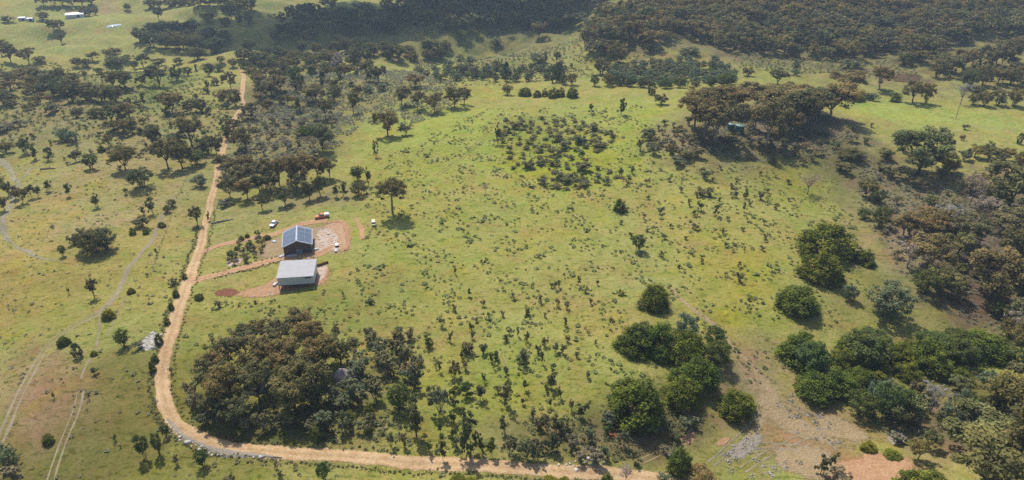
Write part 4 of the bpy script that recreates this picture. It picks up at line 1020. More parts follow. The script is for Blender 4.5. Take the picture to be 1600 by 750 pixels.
fp = fp[(N_small(fp[:, 0], fp[:, 1]) + .6 * N_fine(fp[:, 0], fp[:, 1]) + RNG.normal(0, .3, len(fp))) > .15]
tuft_mass('grass_tussocks', fp, 1.05, 91, 'tussock', 9, 'tussocky grass clumps over the green hillside', .2)
rushes = fp[(RNG.uniform(0, 1, len(fp)) < .008 + .16 * (N_mid(fp[:, 0], fp[:, 1]) + N_small(fp[:, 1], fp[:, 0]) > .95))]
tuft_mass('rush_clumps', rushes, .8, 92, 'rush', 8, 'dark rush clumps dotted through the hillside grass', .5)
PADDOCK = [(-60, 760), (-40, 250), (150, 230), (300, 300), (300, 430), (250, 560), (245, 640), (300, 700), (480, 725), (700, 740), (640, 790), (0, 800)]
lp = clear_of(scatter(PADDOCK, 2.3, 30000, 93), PADS, LINES)
lp = lp[(N_small(lp[:, 0], lp[:, 1]) + RNG.normal(0, .6, len(lp))) > .35]
tuft_mass('dry_grass', lp, .8, 94, 'heath', 7, 'dry grass clumps in the paddock crossed by wheel tracks', .25)
# heath and undergrowth
def heath(name, polys, spacing, size, seed, leafm, label, thr=-9, hgt=.9, per=10):
    P = np.vstack([scatter(q, spacing, 20000, seed + i) for i, q in enumerate(polys)])
    P = clear_of(P, PADS, LINES)
    if thr > -5:
        P = P[N_small(P[:, 0], P[:, 1]) + .7 * N_fine(P[:, 0], P[:, 1]) > thr]
    rr = np.random.default_rng(seed)
    sz = size * rr.lognormal(0, .3, len(P))
    C = P + np.column_stack([np.zeros(len(P)), np.zeros(len(P)), sz * hgt * .3])
    V, f, T = leaves(C, sz * .62, per + 6, size * .26, rr, hgt * .6, .3, .9, 1.6)
    return tag(link(name, mesh_np(name, V, f, [M[leafm]], False, colors=T)), label, None, None, 'stuff')
heath('heath_scrub', [[(368, 175), (430, 140), (520, 165), (560, 200), (520, 240), (420, 270), (352, 300), (345, 250)], [(395, 115), (520, 102), (640, 112), (740, 150), (640, 200), (560, 190), (420, 185)]],
      1.9, 1.9, 100, 'heath', 'grey brown heath covering the slope behind the house', -.35)
heath('stony_heath', [[(1345, 240), (1480, 280), (1620, 320), (1640, 520), (1540, 540), (1470, 480), (1400, 420), (1340, 330)], [(1050, 215), (1200, 165), (1340, 195), (1330, 230), (1260, 262), (1110, 245)]],
      1.9, 1.5, 110, 'heath', 'dry heath and fallen twigs covering the stony slope', -.5)
heath('woodland_undergrowth', [[(0, 100), (120, 95), (230, 110), (340, 130), (370, 200), (330, 260), (220, 250), (100, 200), (0, 240)], [(640, 90), (900, 60), (930, 120), (700, 135)], [(1140, 85), (1420, 95), (1440, 128), (1160, 110)], [(900, 60), (1000, 30), (1020, 90), (930, 100)]],
      3.0, 2.2, 120, 'sapling', 'undergrowth through the woodland across the road', -.2)
heath('stand_undergrowth', [[(330, 600), (480, 590), (600, 540), (640, 520), (655, 620), (640, 690), (500, 690), (340, 660)], [(820, 655), (1000, 655), (1100, 650), (1080, 690), (1000, 722), (830, 715)], [(1200, 560), (1340, 640), (1480, 670), (1600, 640), (1600, 700), (1400, 690), (1300, 620)]],
      1.4, 1.4, 130, 'shrub', 'rough undergrowth beneath the dark stand', -.3)
heath('yellow_scrub', [[(1100, 380), (1220, 390), (1200, 470), (1150, 520), (1110, 480)], [(1180, 260), (1330, 280), (1300, 340), (1210, 330)]], 2.6, 1.1, 140, 'bush_yellow', 'yellow flowering weeds on the hillside beside the bushes', .55)
heath('dead_brush', [[(1120, 700), (1200, 670), (1260, 640), (1340, 680), (1300, 705), (1200, 745), (1120, 745)], [(1200, 590), (1250, 600), (1290, 650), (1210, 660)]], 2.3, 1.3, 150, 'twig', 'flattened dead brush on the pale bare ground', -.1, .35)
def edge_pts(pts, off, spread, step, seed):
    rr = np.random.default_rng(seed)
    Q = catmull(wpoly(pts)[:, :2], step)
    d = np.gradient(Q, axis=0); d /= np.linalg.norm(d, axis=1)[:, None]
    o = off + rr.normal(0, spread, len(Q))
    X = Q[:, 0] - d[:, 1] * o; Y = Q[:, 1] + d[:, 0] * o
    return np.column_stack([X, Y, H(X, Y)])
ev = np.vstack([edge_pts(ROAD[13:25], -2.7, .4, .7, 160), edge_pts(ROAD[12:30], 2.6, .35, 1.6, 161), edge_pts(ROAD[22:34], -2.9, .5, 1.0, 162), edge_pts(DRIVE2[1:8], -2.3, .5, .8, 163), edge_pts(DRIVE2[1:6], 2.2, .3, 1.4, 164)])
V, f, T = leaves(ev + np.array([0, 0, .2]), np.random.default_rng(9).uniform(.35, .8, len(ev)), 16, .26, np.random.default_rng(8), .7, .3, .8)
tag(link('roadside_weeds', mesh_np('roadside_weeds', V, f, [M['sapling']], False, colors=T)), 'weeds along the edges of the dirt road', None, None, 'stuff')

# ------------------------------------------------------------------ mesh helpers for built things
class MB:
    def __init__(s): s.bm = bmesh.new()
    def box(s, c, d, rz=0, bev=0.0, rx=0, ry=0):
        m = Matrix.Translation(c) @ Matrix.Rotation(rz, 4, 'Z') @ Matrix.Rotation(ry, 4, 'Y') @ Matrix.Rotation(rx, 4, 'X') @ Matrix.Diagonal((*d, 1))
        g = bmesh.ops.create_cube(s.bm, size=1, matrix=m)
        if bev:
            es = list({e for v in g['verts'] for e in v.link_edges})
            bmesh.ops.bevel(s.bm, geom=es, offset=bev, segments=2, affect='EDGES', profile=.6)
        return s
    def cyl(s, a, b, r1, r2=None, n=12):
        a, b = Vector(a), Vector(b); d = b - a
        m = Matrix.Translation((a + b) / 2) @ d.to_track_quat('Z', 'Y').to_matrix().to_4x4()
        bmesh.ops.create_cone(s.bm, cap_ends=True, segments=n, radius1=r1, radius2=r1 if r2 is None else r2, depth=d.length, matrix=m)
        return s
    def poly(s, vs, fs):
        v = [s.bm.verts.new(p) for p in vs]
        for f in fs: s.bm.faces.new([v[i] for i in f])
        return s
    def loft(s, secs, cap=True):
        """secs: list of rings (same length) of 3-D points."""
        rings = [[s.bm.verts.new(p) for p in q] for q in secs]
        n = len(rings[0])
        for a, b in zip(rings, rings[1:]):
            for i in range(n): s.bm.faces.new((a[i], a[(i + 1) % n], b[(i + 1) % n], b[i]))
        if cap:
            s.bm.faces.new(rings[0][::-1]); s.bm.faces.new(rings[-1])
        return s
    def build(s, name, mat, parent=None, smooth=False):
        bmesh.ops.recalc_face_normals(s.bm, faces=s.bm.faces)
        me = bpy.data.meshes.new(name); s.bm.to_mesh(me); s.bm.free()
        me.materials.append(mat)
        if smooth:
            me.polygons.foreach_set('use_smooth', np.ones(len(me.polygons), bool))
        return link(name, me, parent)

def sheet_mat(name, rgb, axis_scale, rough=.45, spec=.4, metal=.0, direction='X', var=.06):
    """Ribbed metal sheeting: colour with a little weathering, ribs as relief."""
    m, N, L, b = new_mat(name, rough, spec)
    b.inputs['Metallic'].default_value = metal
    tc = N.new('ShaderNodeTexCoord')
    f = noise(N, L, .7, 5, .6, tc.outputs['Object'])
    c = mixc(N, L, f, tuple(x * (1 - var) for x in rgb), tuple(x * (1 + var) for x in rgb))
    L.new(c, b.inputs['Base Color'])
    w = N.new('ShaderNodeTexWave'); w.wave_type = 'BANDS'; w.bands_direction = direction
    w.inputs['Scale'].default_value = axis_scale
    L.new(tc.outputs['Object'], w.inputs['Vector'])
    bp = N.new('ShaderNodeBump'); bp.inputs['Strength'].default_value = .5; bp.inputs['Distance'].default_value = .05
    L.new(w.outputs['Fac'], bp.inputs['Height']); L.new(bp.outputs[0], b.inputs['Normal'])
    return m

M['house_wall'] = simple_mat('brown_brick', (.090, .062, .055), .85, .2, 0, .25, 6)
M['house_roof'] = sheet_mat('blue_grey_roof', (.24, .27, .32), .8, .4, .4, .1, 'Y')
M['trim'] = simple_mat('pale_trim', (.36, .385, .43), .5, .3, 0, .05)
M['panel'] = simple_mat('solar_glass', (.085, .105, .15), .3, .35, 0, .12, .8)
M['panel_frame'] = simple_mat('panel_frame', (.45, .48, .52), .4, .5, .5, .05)
M['glass'] = simple_mat('window_glass', (.05, .07, .09), .08, .7, 0, .1)
M['glass_blue'] = simple_mat('door_glass', (.10, .15, .19), .08, .7, 0, .1)
M['shed_roof'] = sheet_mat('grey_roof_sheet', (.215, .215, .225), .8, .5, .3, .1, 'X')
M['shed_wall'] = sheet_mat('grey_wall_sheet', (.46, .47, .455), .8, .6, .3, .0, 'X')
M['dark_steel'] = simple_mat('dark_steel', (.04, .04, .045), .6, .3, 0, .1)
M['board_white'] = simple_mat('weathered_board', (.42, .42, .40), .7, .2, 0, .15)
M['white_paint'] = simple_mat('white_paint', (.68, .69, .71), .25, .5, 0, .04)
M['orange_paint'] = simple_mat('orange_paint', (.52, .17, .045), .25, .5, 0, .05)
M['cream_paint'] = simple_mat('cream_paint', (.50, .46, .34), .3, .5, 0, .05)
M['tyre'] = simple_mat('tyre_rubber', (.025, .025, .027), .9, .1)
M['rim'] = simple_mat('wheel_rim', (.35, .36, .38), .35, .5, .6)
M['lamp'] = simple_mat('headlight_lens', (.6, .62, .62), .1, .6)
M['tail'] = simple_mat('tail_lens', (.35, .03, .03), .2, .5)
M['tank'] = simple_mat('green_tank', (.045, .105, .085), .45, .4, 0, .1)
M['tank_roof'] = simple_mat('pale_green_tank_roof', (.10, .18, .15), .5, .4, 0, .1)
M['timber'] = simple_mat('grey_timber', (.20, .165, .135), .9, .2, 0, .25, 2)
M['far_roof'] = simple_mat('white_roof', (.62, .63, .66), .4, .4, 0, .08)
M['pink_rock'] = simple_mat('pink_rock', (.30, .25, .235), .9, .2, 0, .3, 1.2)
M['pale_stone'] = simple_mat('pale_stone', (.40, .37, .33), .9, .2, 0, .25, 1.5)

def frame_from(p_left, p_right):
    """Local frame of a building whose camera-side wall foot runs between two photo pixels."""
    A, B = px([p_left[0], p_right[0]], [p_left[1], p_right[1]])
    d = B - A
    return A, B, math.hypot(d[0], d[1]), math.atan2(d[1], d[0])

# ------------------------------------------------------------------ house
A, B, W, yaw = frame_from((444, 401), (489, 394))
D, WH, RH, OV = 11.2, 3.5, 2.0, .45
z0 = min(A[2], B[2]) - .1
house = empty('house', ((A[0] + B[0]) / 2, (A[1] + B[1]) / 2, z0), yaw)
tag(house, 'dark brick gabled house with solar panels on both roof slopes', 'house')
hw = W / 2 - .25
HZ = WH + abs(A[2] - B[2]) * .5 + .2
MB().poly([(-hw, 0, -.8), (hw, 0, -.8), (hw, 0, HZ), (0, 0, HZ + RH * hw / (hw + OV)), (-hw, 0, HZ), (-hw, D, -.8), (hw, D, -.8), (hw, D, HZ), (0, D, HZ + RH * hw / (hw + OV)), (-hw, D, HZ)],
          [(0, 1, 2, 3, 4), (9, 8, 7, 6, 5), (0, 5, 6, 1), (1, 6, 7, 2), (2, 7, 8, 3), (3, 8, 9, 4), (4, 9, 5, 0)]).build('wall', M['house_wall'], house)
ew = hw + OV; sl = math.atan2(RH, ew); slen = math.hypot(RH, ew)
ez = HZ + RH * hw / (hw + OV) - RH + .06
def slope_pt(s, t, y, up=0.0):          # s = side, t = 0 at the eave .. 1 at the ridge
    return Vector((s * (ew * (1 - t)), y, ez + RH * t)) + Vector((s * math.sin(sl), 0, math.cos(sl))) * up
for s in (-1, 1):
    y0, y1 = -.5, D + .4
    q = [slope_pt(s, 0, y0), slope_pt(s, 1, y0), slope_pt(s, 1, y1), slope_pt(s, 0, y1)]
    q2 = [p + Vector((0, 0, .10)) for p in q]
    rf = MB().poly(q + q2, [(0, 1, 2, 3), (7, 6, 5, 4), (0, 4, 5, 1), (1, 5, 6, 2), (2, 6, 7, 3), (3, 7, 4, 0)]).build('roof', M['house_roof'], house)
    rows = [(.25 + i * 1.22, 1.16) for i in range(6)] + [(8.15 + i * 1.22, 1.16) for i in range(2)]
    for (yy, ll) in rows:
        for c in range(2):
            t0 = .06 + c * .45; t1 = t0 + .425
            a = [slope_pt(s, t0, yy, .20), slope_pt(s, t1, yy, .20), slope_pt(s, t1, yy + ll, .20), slope_pt(s, t0, yy + ll, .20)]
            b = [slope_pt(s, t0, yy, .12), slope_pt(s, t1, yy, .12), slope_pt(s, t1, yy + ll, .12), slope_pt(s, t0, yy + ll, .12)]
            MB().poly(a + b, [(0, 1, 2, 3), (7, 6, 5, 4), (0, 4, 5, 1), (1, 5, 6, 2), (2, 6, 7, 3), (3, 7, 4, 0)]).build('solar_panel', M['panel'], rf)
    for (yy, ww) in ((-.46, .22), (7.72, .2), (D + .3, .2)):                       # pale flashing strips across the slope
        a = [slope_pt(s, 0, yy, .15), slope_pt(s, 1, yy, .15), slope_pt(s, 1, yy + ww, .15), slope_pt(s, 0, yy + ww, .15)]
        b = [slope_pt(s, 0, yy, .09), slope_pt(s, 1, yy, .09), slope_pt(s, 1, yy + ww, .09), slope_pt(s, 0, yy + ww, .09)]
        MB().poly(a + b, [(0, 1, 2, 3), (7, 6, 5, 4), (0, 4, 5, 1), (1, 5, 6, 2), (2, 6, 7, 3), (3, 7, 4, 0)]).build('flashing', M['trim'], rf)
    p, q = slope_pt(s, 0, -.53), slope_pt(s, 1, -.53)
    MB().poly([p + Vector((0, 0, .12)), q + Vector((0, 0, .12)), q - Vector((0, 0, .2)), p - Vector((0, 0, .2)), p + Vector((0, .03, .12)), q + Vector((0, .03, .12)), q + Vector((0, .03, -.2)), p + Vector((0, .03, -.2))],
              [(0, 1, 2, 3), (7, 6, 5, 4), (0, 4, 5, 1), (1, 5, 6, 2), (2, 6, 7, 3), (3, 7, 4, 0)]).build('barge_board', M['trim'], house)
    MB().box((s * (ew + .06), D / 2, ez), (.12, D + .9, .14), 0, .02).build('gutter', M['trim'], house)
    MB().cyl((s * (hw + .05), -.06, ez), (s * (hw + .05), -.06, -.5), .05).build('downpipe', M['trim'], house)
MB().box((0, D / 2, ez + RH + .16), (.34, D + .9, .10), 0, .03).build('ridge_cap', M['trim'], house)
dr = MB().box((.35, -.02, 1.1), (1.7, .08, 2.2)).build('door_frame', M['trim'], house)
for k in (-.4, .4):
    MB().box((.35 + k, -.075, 1.1), (.68, .04, 2.0)).build('pane', M['glass_blue'], dr)
for xx in (-3.3, 3.4):
    wf = MB().box((xx, -.015, 1.9), (1.3, .06, 1.0)).build('window_frame', M['dark_steel'], house)
    MB().box((xx, -.06, 1.9), (1.16, .04, .86)).build('pane', M['glass'], wf)
for yy in (2.5, 7.5):
    wf = MB().box((hw + .015, yy, 1.7), (.06, 1.6, 1.1)).build('window_frame', M['trim'], house)
    MB().box((hw + .06, yy, 1.7), (.04, 1.44, .94)).build('pane', M['glass'], wf)

# ------------------------------------------------------------------ shed
A, B, W, yaw = frame_from((436, 454), (492, 446.5))
D, WH, RISE = 9.0, 2.9, .75
zt = max(A[2], B[2]); FL = .95
shed = empty('shed', ((A[0] + B[0]) / 2, (A[1] + B[1]) / 2, zt), yaw)
tag(shed, 'pale grey sheet metal shed with single sloping roof raised on stumps', 'shed')
hw = W / 2 - .1
MB().poly([(-hw, 0, FL), (hw, 0, FL), (hw, 0, FL + WH), (-hw, 0, FL + WH), (-hw, D, FL), (hw, D, FL), (hw, D, FL + WH + RISE), (-hw, D, FL + WH + RISE)],
          [(0, 1, 2, 3), (7, 6, 5, 4), (0, 4, 5, 1), (1, 5, 6, 2), (2, 6, 7, 3), (3, 7, 4, 0)]).build('wall', M['shed_wall'], shed)
o = .28; k = RISE / D
r0 = [(-hw - o, -o, FL + WH - o * k + .03), (hw + o, -o, FL + WH - o * k + .03), (hw + o, D + o, FL + WH + RISE + o * k + .03), (-hw - o, D + o, FL + WH + RISE + o * k + .03)]
rf = MB().poly(r0 + [(x, y, z + .09) for x, y, z in r0], [(3, 2, 1, 0), (4, 5, 6, 7), (0, 1, 5, 4), (1, 2, 6, 5), (2, 3, 7, 6), (3, 0, 4, 7)]).build('roof', M['shed_roof'], shed)
MB().box((0, -o - .07, FL + WH + .02), (2 * hw + .6, .13, .13), 0, .02).build('gutter', M['trim'], rf)
wf = MB().box((hw - 1.7, -.02, FL + WH - .62), (1.9, .08, .62)).build('window_frame', M['dark_steel'], shed)
MB().box((hw - 2.15, -.07, FL + WH - .62), (.84, .04, .5)).build('pane', M['glass'], wf)
MB().box((hw - 1.25, -.07, FL + WH - .62), (.84, .04, .5)).build('pane', M['glass'], wf)
MB().box((0, .06, FL - .12), (2 * hw, .14, .22)).build('floor_beam', M['dark_steel'], shed)
for i in range(7):
    for yy in (.2, D * .5, D - .2):
        MB().box((-hw + .15 + i * (2 * hw - .3) / 6, yy, FL / 2 - .9), (.16, .16, FL + 1.5)).build('stump', M['dark_steel'], shed)
wl = MB().box((hw + .02, 3.2, FL + 1.2), (.06, 2.4, 2.3)).build('door', M['shed_wall'], shed)
MB().box((hw + .07, 4.1, FL + 1.1), (.05, .06, .3)).build('handle', M['dark_steel'], wl)

# ------------------------------------------------------------------ vehicles (nose towards local -Y)
def rr_ring(y, hw, z0, z1, c=.12):
    return [(-hw + c, y, z0), (hw - c, y, z0), (hw, y, z0 + c), (hw, y, z1 - c), (hw - c, y, z1), (-hw + c, y, z1), (-hw, y, z1 - c), (-hw, y, z0 + c)]

def vehicle(name, label, cat, u, v, heading, paint, kind, paint2=None):
    P = px([u], [v])[0]
    e = empty(name, (P[0], P[1], P[2] + .06), heading)
    tag(e, label, cat)
    pm = M[paint]
    if kind == 'car':
        L, hw, wz, wb = 4.4, .88, .32, 1.32
        MB().loft([rr_ring(-2.2, .70, .32, .66), rr_ring(-2.05, .82, .24, .76), rr_ring(-1.2, .88, .20, .92), rr_ring(.9, .88, .20, .98), rr_ring(1.9, .86, .22, 1.0), rr_ring(2.18, .76, .34, .88)]).build('body', pm, e)
        g = [(-1.05, .78, .93), (-.35, .66, 1.38), (1.0, .66, 1.40), (1.75, .76, 1.0)]
        MB().loft([[(-g[0][1], g[0][0], .92), (g[0][1], g[0][0], .92), (g[0][1], g[0][0], .93), (-g[0][1], g[0][0], .93)]] + [[(-.80, y, .92), (.80, y, .92), (h, y, z), (-h, y, z)] for y, h, z in g[1:3]] + [[(-.78, 1.75, .92), (.78, 1.75, .92), (.76, 1.75, .98), (-.76, 1.75, .98)]]).build('window', M['glass'], e)
        MB().loft([[(-.67, -.42, 1.36), (.67, -.42, 1.36), (.62, -.40, 1.43), (-.62, -.40, 1.43)], [(-.69, .3, 1.38), (.69, .3, 1.38), (.63, .3, 1.47), (-.63, .3, 1.47)], [(-.68, 1.08, 1.38), (.68, 1.08, 1.38), (.62, 1.06, 1.45), (-.62, 1.06, 1.45)]]).build('roof', pm, e)
        fz, bz = .62, .76
    elif kind == 'ute':
        L, hw, wz, wb = 5.3, .94, .40, 1.62
        MB().loft([rr_ring(-2.62, .80, .45, .86), rr_ring(-2.45, .92, .36, .98), rr_ring(-1.3, .94, .34, 1.12), rr_ring(.75, .94, .34, 1.14), rr_ring(.76, .93, .36, 1.10), rr_ring(2.6, .93, .42, 1.10)]).build('body', pm, e)
        MB().loft([[(-.84, -1.2, 1.1), (.84, -1.2, 1.1), (.83, -1.18, 1.13), (-.83, -1.18, 1.13)], [(-.86, -.45, 1.1), (.86, -.45, 1.1), (.70, -.45, 1.66), (-.70, -.45, 1.66)], [(-.86, .55, 1.1), (.86, .55, 1.1), (.70, .55, 1.68), (-.70, .55, 1.68)], [(-.86, .8, 1.1), (.86, .8, 1.1), (.78, .78, 1.16), (-.78, .78, 1.16)]]).build('window', M['glass'], e)
        MB().loft([rr_ring(-.52, .70, 1.63, 1.72, .03), rr_ring(0, .72, 1.65, 1.77, .03), rr_ring(.6, .70, 1.65, 1.74, .03)]).build('roof', pm, e)
        MB().loft([rr_ring(.86, .90, 1.08, 1.62, .1), rr_ring(1.7, .91, 1.08, 1.70, .1), rr_ring(2.6, .88, 1.08, 1.64, .1)]).build('canopy', M[paint2], e)
        MB().box((0, -2.68, .58), (1.6, .12, .22), 0, .03).build('bumper', M['dark_steel'], e)
        fz, bz = .82, .9
    else:                                                # boxy van
        L, hw, wz, wb = 4.0, .86, .36, 1.2
        MB().loft([rr_ring(-2.0, .76, .36, .98), rr_ring(-1.85, .85, .26, 1.08), rr_ring(-1.3, .86, .24, 1.14), rr_ring(1.9, .86, .24, 1.14), rr_ring(2.0, .82, .3, 1.1)]).build('body', pm, e)
        MB().loft([[(-.80, -1.45, 1.1), (.80, -1.45, 1.1), (.78, -1.44, 1.14), (-.78, -1.44, 1.14)], [(-.84, -1.05, 1.1), (.84, -1.05, 1.1), (.75, -1.05, 1.72), (-.75, -1.05, 1.72)], [(-.84, 1.85, 1.1), (.84, 1.85, 1.1), (.76, 1.85, 1.74), (-.76, 1.85, 1.74)]]).build('window', M['glass'], e)
        MB().loft([rr_ring(-1.15, .76, 1.70, 1.80, .03), rr_ring(.3, .80, 1.72, 1.88, .04), rr_ring(1.92, .78, 1.72, 1.84, .03)]).build('roof', pm, e)
        for y in (-.2, .8, 1.8):
            for s in (-1, 1):
                MB().box((s * .81, y, 1.42), (.07, .1, .62), 0, 0, 0, -s * .13).build('pillar', pm, e)
        fz, bz = .78, .86
    for s in (-1, 1):
        for y in (-wb, wb):
            w = MB().cyl((s * (hw - .2), y, wz), (s * (hw + .02), y, wz), wz, None, 16).build('wheel', M['tyre'], e)
            MB().cyl((s * (hw + .005), y, wz), (s * (hw + .04), y, wz), wz * .6, None, 10).build('rim', M['rim'], w)
        MB().box((s * .6, -L / 2 - .01, fz), (.34, .10, .15), 0, .03).build('headlight', M['lamp'], e)
        MB().box((s * .66, L / 2 - .03, bz), (.2, .12, .2), 0, .03).build('tail_light', M['tail'], e)
        MB().box((s * (hw + .08), -.75 if kind != 'van' else -1.1, 1.05 if kind != 'ute' else 1.2), (.16, .08, .12), 0, .02).build('mirror', pm, e)
    return e
vehicle('car', 'small white car parked on the grass above the driveway', 'car', 428, 351.5, rad(-8), 'white_paint', 'car')
vehicle('utility_truck', 'orange utility truck with white rear canopy parked behind the earth bank', 'truck', 503.5, 340.5, rad(-70), 'orange_paint', 'ute', 'white_paint')
vehicle('van', 'small cream van parked on the grass beside the lone umbrella gum', 'van', 584, 351.5, rad(14), 'cream_paint', 'van')
bpy.context.view_layer.update()
for o in col.objects:
    if o.name == 'van': o.scale = (.86, .86, .86)
# box trailer on the pad
P = px([526.5], [385])[0]
t = empty('box_trailer', (P[0], P[1], P[2] + .18), rad(12)); t.scale = (.75, .75, .75); tag(t, 'small white topped box trailer on the pale rubble beside the bank', 'trailer')
MB().box((0, 0, .62), (1.5, 2.1, .5), 0, .04).build('body', M['tail'], t)
MB().box((0, 0, .90), (1.56, 2.16, .12), 0, .04).build('cover', M['white_paint'], t)
for s in (-1, 1):
    MB().cyl((s * .72, 0, .28), (s * .9, 0, .28), .28, None, 14).build('wheel', M['tyre'], t)
MB().cyl((0, -1.05, .45), (0, -2.0, .35), .05).build('drawbar', M['dark_steel'], t)

# ------------------------------------------------------------------ water tanks on the knoll
for u, v, wpx, hpx, lab in ((1141.5, 204.5, 10.5, 11, 'smaller green water tank among the gums on the knoll'), (1154.5, 209, 14, 13.5, 'wider green water tank in front of its smaller neighbour on the knoll')):
    P = px([u], [v - 2])[0]; s = float(ppm(P)[0]); R = wpx / s / 2; Hh = (hpx - 2) / s / math.cos(float(dep(P)[0]))
    t = empty('water_tank', P); tag(t, lab, 'tank', 'water tanks on the knoll')
    MB().cyl((0, 0, -.3), (0, 0, Hh), R, None, 28).build('body', M['tank'], t)
    for k in range(6):
        MB().cyl((0, 0, Hh * (k + .5) / 6 - .05), (0, 0, Hh * (k + .5) / 6 + .05), R + .05, None, 28).build('rib', M['tank'], t)
    MB().cyl((0, 0, Hh), (0, 0, Hh + .55), R + .08, .5, 28).build('roof', M['tank_roof'], t)
    MB().cyl((0, 0, Hh + .5), (0, 0, Hh + .68), .45, None, 14).build('lid', M['tank'], t)
    MB().cyl((R + .12, 0, 0), (R + .12, 0, Hh), .05, None, 8).build('pipe', M['dark_steel'], t)

# ------------------------------------------------------------------ power pole, fence, logs, rocks
P = px([1493], [186])[0]
t = empty('power_pole', P, rad(20)); tag(t, 'slim timber power pole with crossarm on the smooth pale paddock', 'pole')
MB().cyl((0, 0, -.3), (0, 0, 11.5), .17, .11, 10).build('post', M['timber'], t)
ca = MB().box((0, .14, 10.8), (2.6, .12, .16)).build('crossarm', M['timber'], t)
for x in (-1.1, -.4, .4, 1.1):
    MB().cyl((x, .14, 10.85), (x, .14, 11.1), .06, .04, 8).build('insulator', M['trim'], ca)

FL_ = catmull(wpoly([(300, 262), (287, 290), (274, 318), (266, 345), (256, 372), (246, 400), (236, 430)])[:, :2], 4.0)
t = empty('wire_fence', (FL_[0][0], FL_[0][1], float(H(*FL_[0])))); tag(t, 'wire fence on thin timber posts beside the pale wheel track', 'fence')
prev = None
for q in FL_:
    zz = float(H(*q)); b = Vector((q[0], q[1], zz)) - t.location
    MB().cyl(b - Vector((0, 0, .3)), b + Vector((0, 0, 1.25)), .075, .065, 6).build('post', M['timber'], t)
    if prev is not None:
        for hz in (.4, .8, 1.15):
            MB().cyl(prev + Vector((0, 0, hz)), b + Vector((0, 0, hz)), .012, None, 4).build('wire', M['dark_steel'], t)
    prev = b

def log(u, v, length, rz, rad_, label, group=None):
    P = px([u], [v])[0]
    rr = np.random.default_rng(int(u * 7 + v))
    pts = [(-length / 2 + length * i / 5, rr.normal(0, .08), rad_ * .8 + rr.normal(0, .04)) for i in range(6)]
    parts = [tube(pts, [rad_, rad_ * .6], 7)]
    for k in range(3):
        a = np.array(pts[2 + k]); parts.append(tube([a, a + np.array([.5, rr.choice([-1, 1]) * .6, .4])], [rad_ * .35, rad_ * .1], 5))
    V, f = join(parts)
    o = link('fallen_log', mesh_np('fallen_log', V, f, [M['bark_grey']], True)); o.location = P; o.rotation_euler = (0, 0, rz)
    return tag(o, label, 'log', group)
log(341, 348, 5, rad(25), .3, 'dark log lying at the roadside end of the log pair')
log(352, 345.5, 6, rad(20), .3, 'dark log lying at the grassy end of the log pair')
log(75, 264.5, 6.5, rad(5), .4, 'dark fallen log lying in the dry grass near the creek')
log(1478, 297, 6, rad(-60), .35, 'pinkish bare fallen trunk lying on the stony slope')
log(1325, 243, 8, rad(15), .4, 'grey fallen trunk lying in scrub below the knoll')

def rock_mesh(seed, sx, sy, sz):
    rr = np.random.default_rng(seed)
    bm = bmesh.new(); bmesh.ops.create_icosphere(bm, subdivisions=2, radius=1)
    ax = rr.normal(0, 1, (7, 3)); ax /= np.linalg.norm(ax, axis=1)[:, None]; lim = rr.uniform(.6, .9, 7)
    for v in bm.verts:
        p = np.array(v.co)
        for a, l in zip(ax, lim):
            d = p @ a
            if d > l: p = p - a * (d - l)
        v.co = p * np.array([sx, sy, sz]) * (1 + rr.normal(0, .03))
    me = bpy.data.meshes.new('rock'); bm.to_mesh(me); bm.free()
    return me
RM = [rock_mesh(i, .5, .42, .34) for i in range(6)]
patch('rock_ground', [(212, 543), (222, 530), (236, 519), (250, 520), (252, 532), (246, 544), (226, 548)], M['rock'], .12, 46, .12)
P = px([236], [533])[0]
t = empty('rock_outcrop', P); tag(t, 'pale weathered rock outcrop on the grass beside the dirt road', 'rocks')
rr = np.random.default_rng(77)
for i, q in enumerate(scatter([(216, 542), (236, 520), (250, 521), (248, 542), (228, 547)], 1.15, 26, 78)):
    me = RM[i % 6]
    if len(me.materials) == 0: me.materials.append(M['pale_stone'])
    o = link('rock', me, t); o.location = Vector(q) - t.location; k = rr.uniform(.8, 1.7); o.scale = (k * 1.2, k, k * .6); o.rotation_euler = (rr.normal(0, .2), rr.normal(0, .2), rr.uniform(0, 6))
for u, v, s, lab in ((538, 590, 3.6, 'large pinkish boulder showing between the crowns of the dark stand'), (551, 582, 2.4, 'smaller pinkish boulder beside the large one in the dark stand'), (398, 607, 3.4, 'streaked grey boulder among trunks of the dark stand')):
    me = rock_mesh(int(u), .9, .7, .8); me.materials.append(M['pink_rock'])
    o = link('boulder', me); o.location = px([u], [v])[0]; o.scale = (s, s, s); tag(o, lab, 'boulder')
def rubble(name, polys, spacing, size, seed, mat, label):
    rr = np.random.default_rng(seed)
    P = np.vstack([scatter(q, spacing, 3000, seed + i) for i, q in enumerate(polys)])
    bm = bmesh.new(); bmesh.ops.create_icosphere(bm, subdivisions=1, radius=1)
    bv = np.array([v.co[:] for v in bm.verts]); bf = np.array([[v.index for v in f.verts] for f in bm.faces]); bm.free()
    V, Fc = [], []
    for i, p in enumerate(P):
        s = size * rr.lognormal(0, .45); a = rr.uniform(0, 6.28)
        v = bv * (1 + rr.normal(0, .2, (len(bv), 1))) * np.array([s * rr.uniform(.8, 1.6), s, s * .6])
        R2 = np.array([[math.cos(a), math.sin(a), 0], [-math.sin(a), math.cos(a), 0], [0, 0, 1]])
        V.append(v @ R2 + p + np.array([0, 0, .12])); Fc.append(bf + i * len(bv))
    return tag(link(name, mesh_np(name, np.vstack(V), np.vstack(Fc), [mat])), label, None, None, 'stuff')
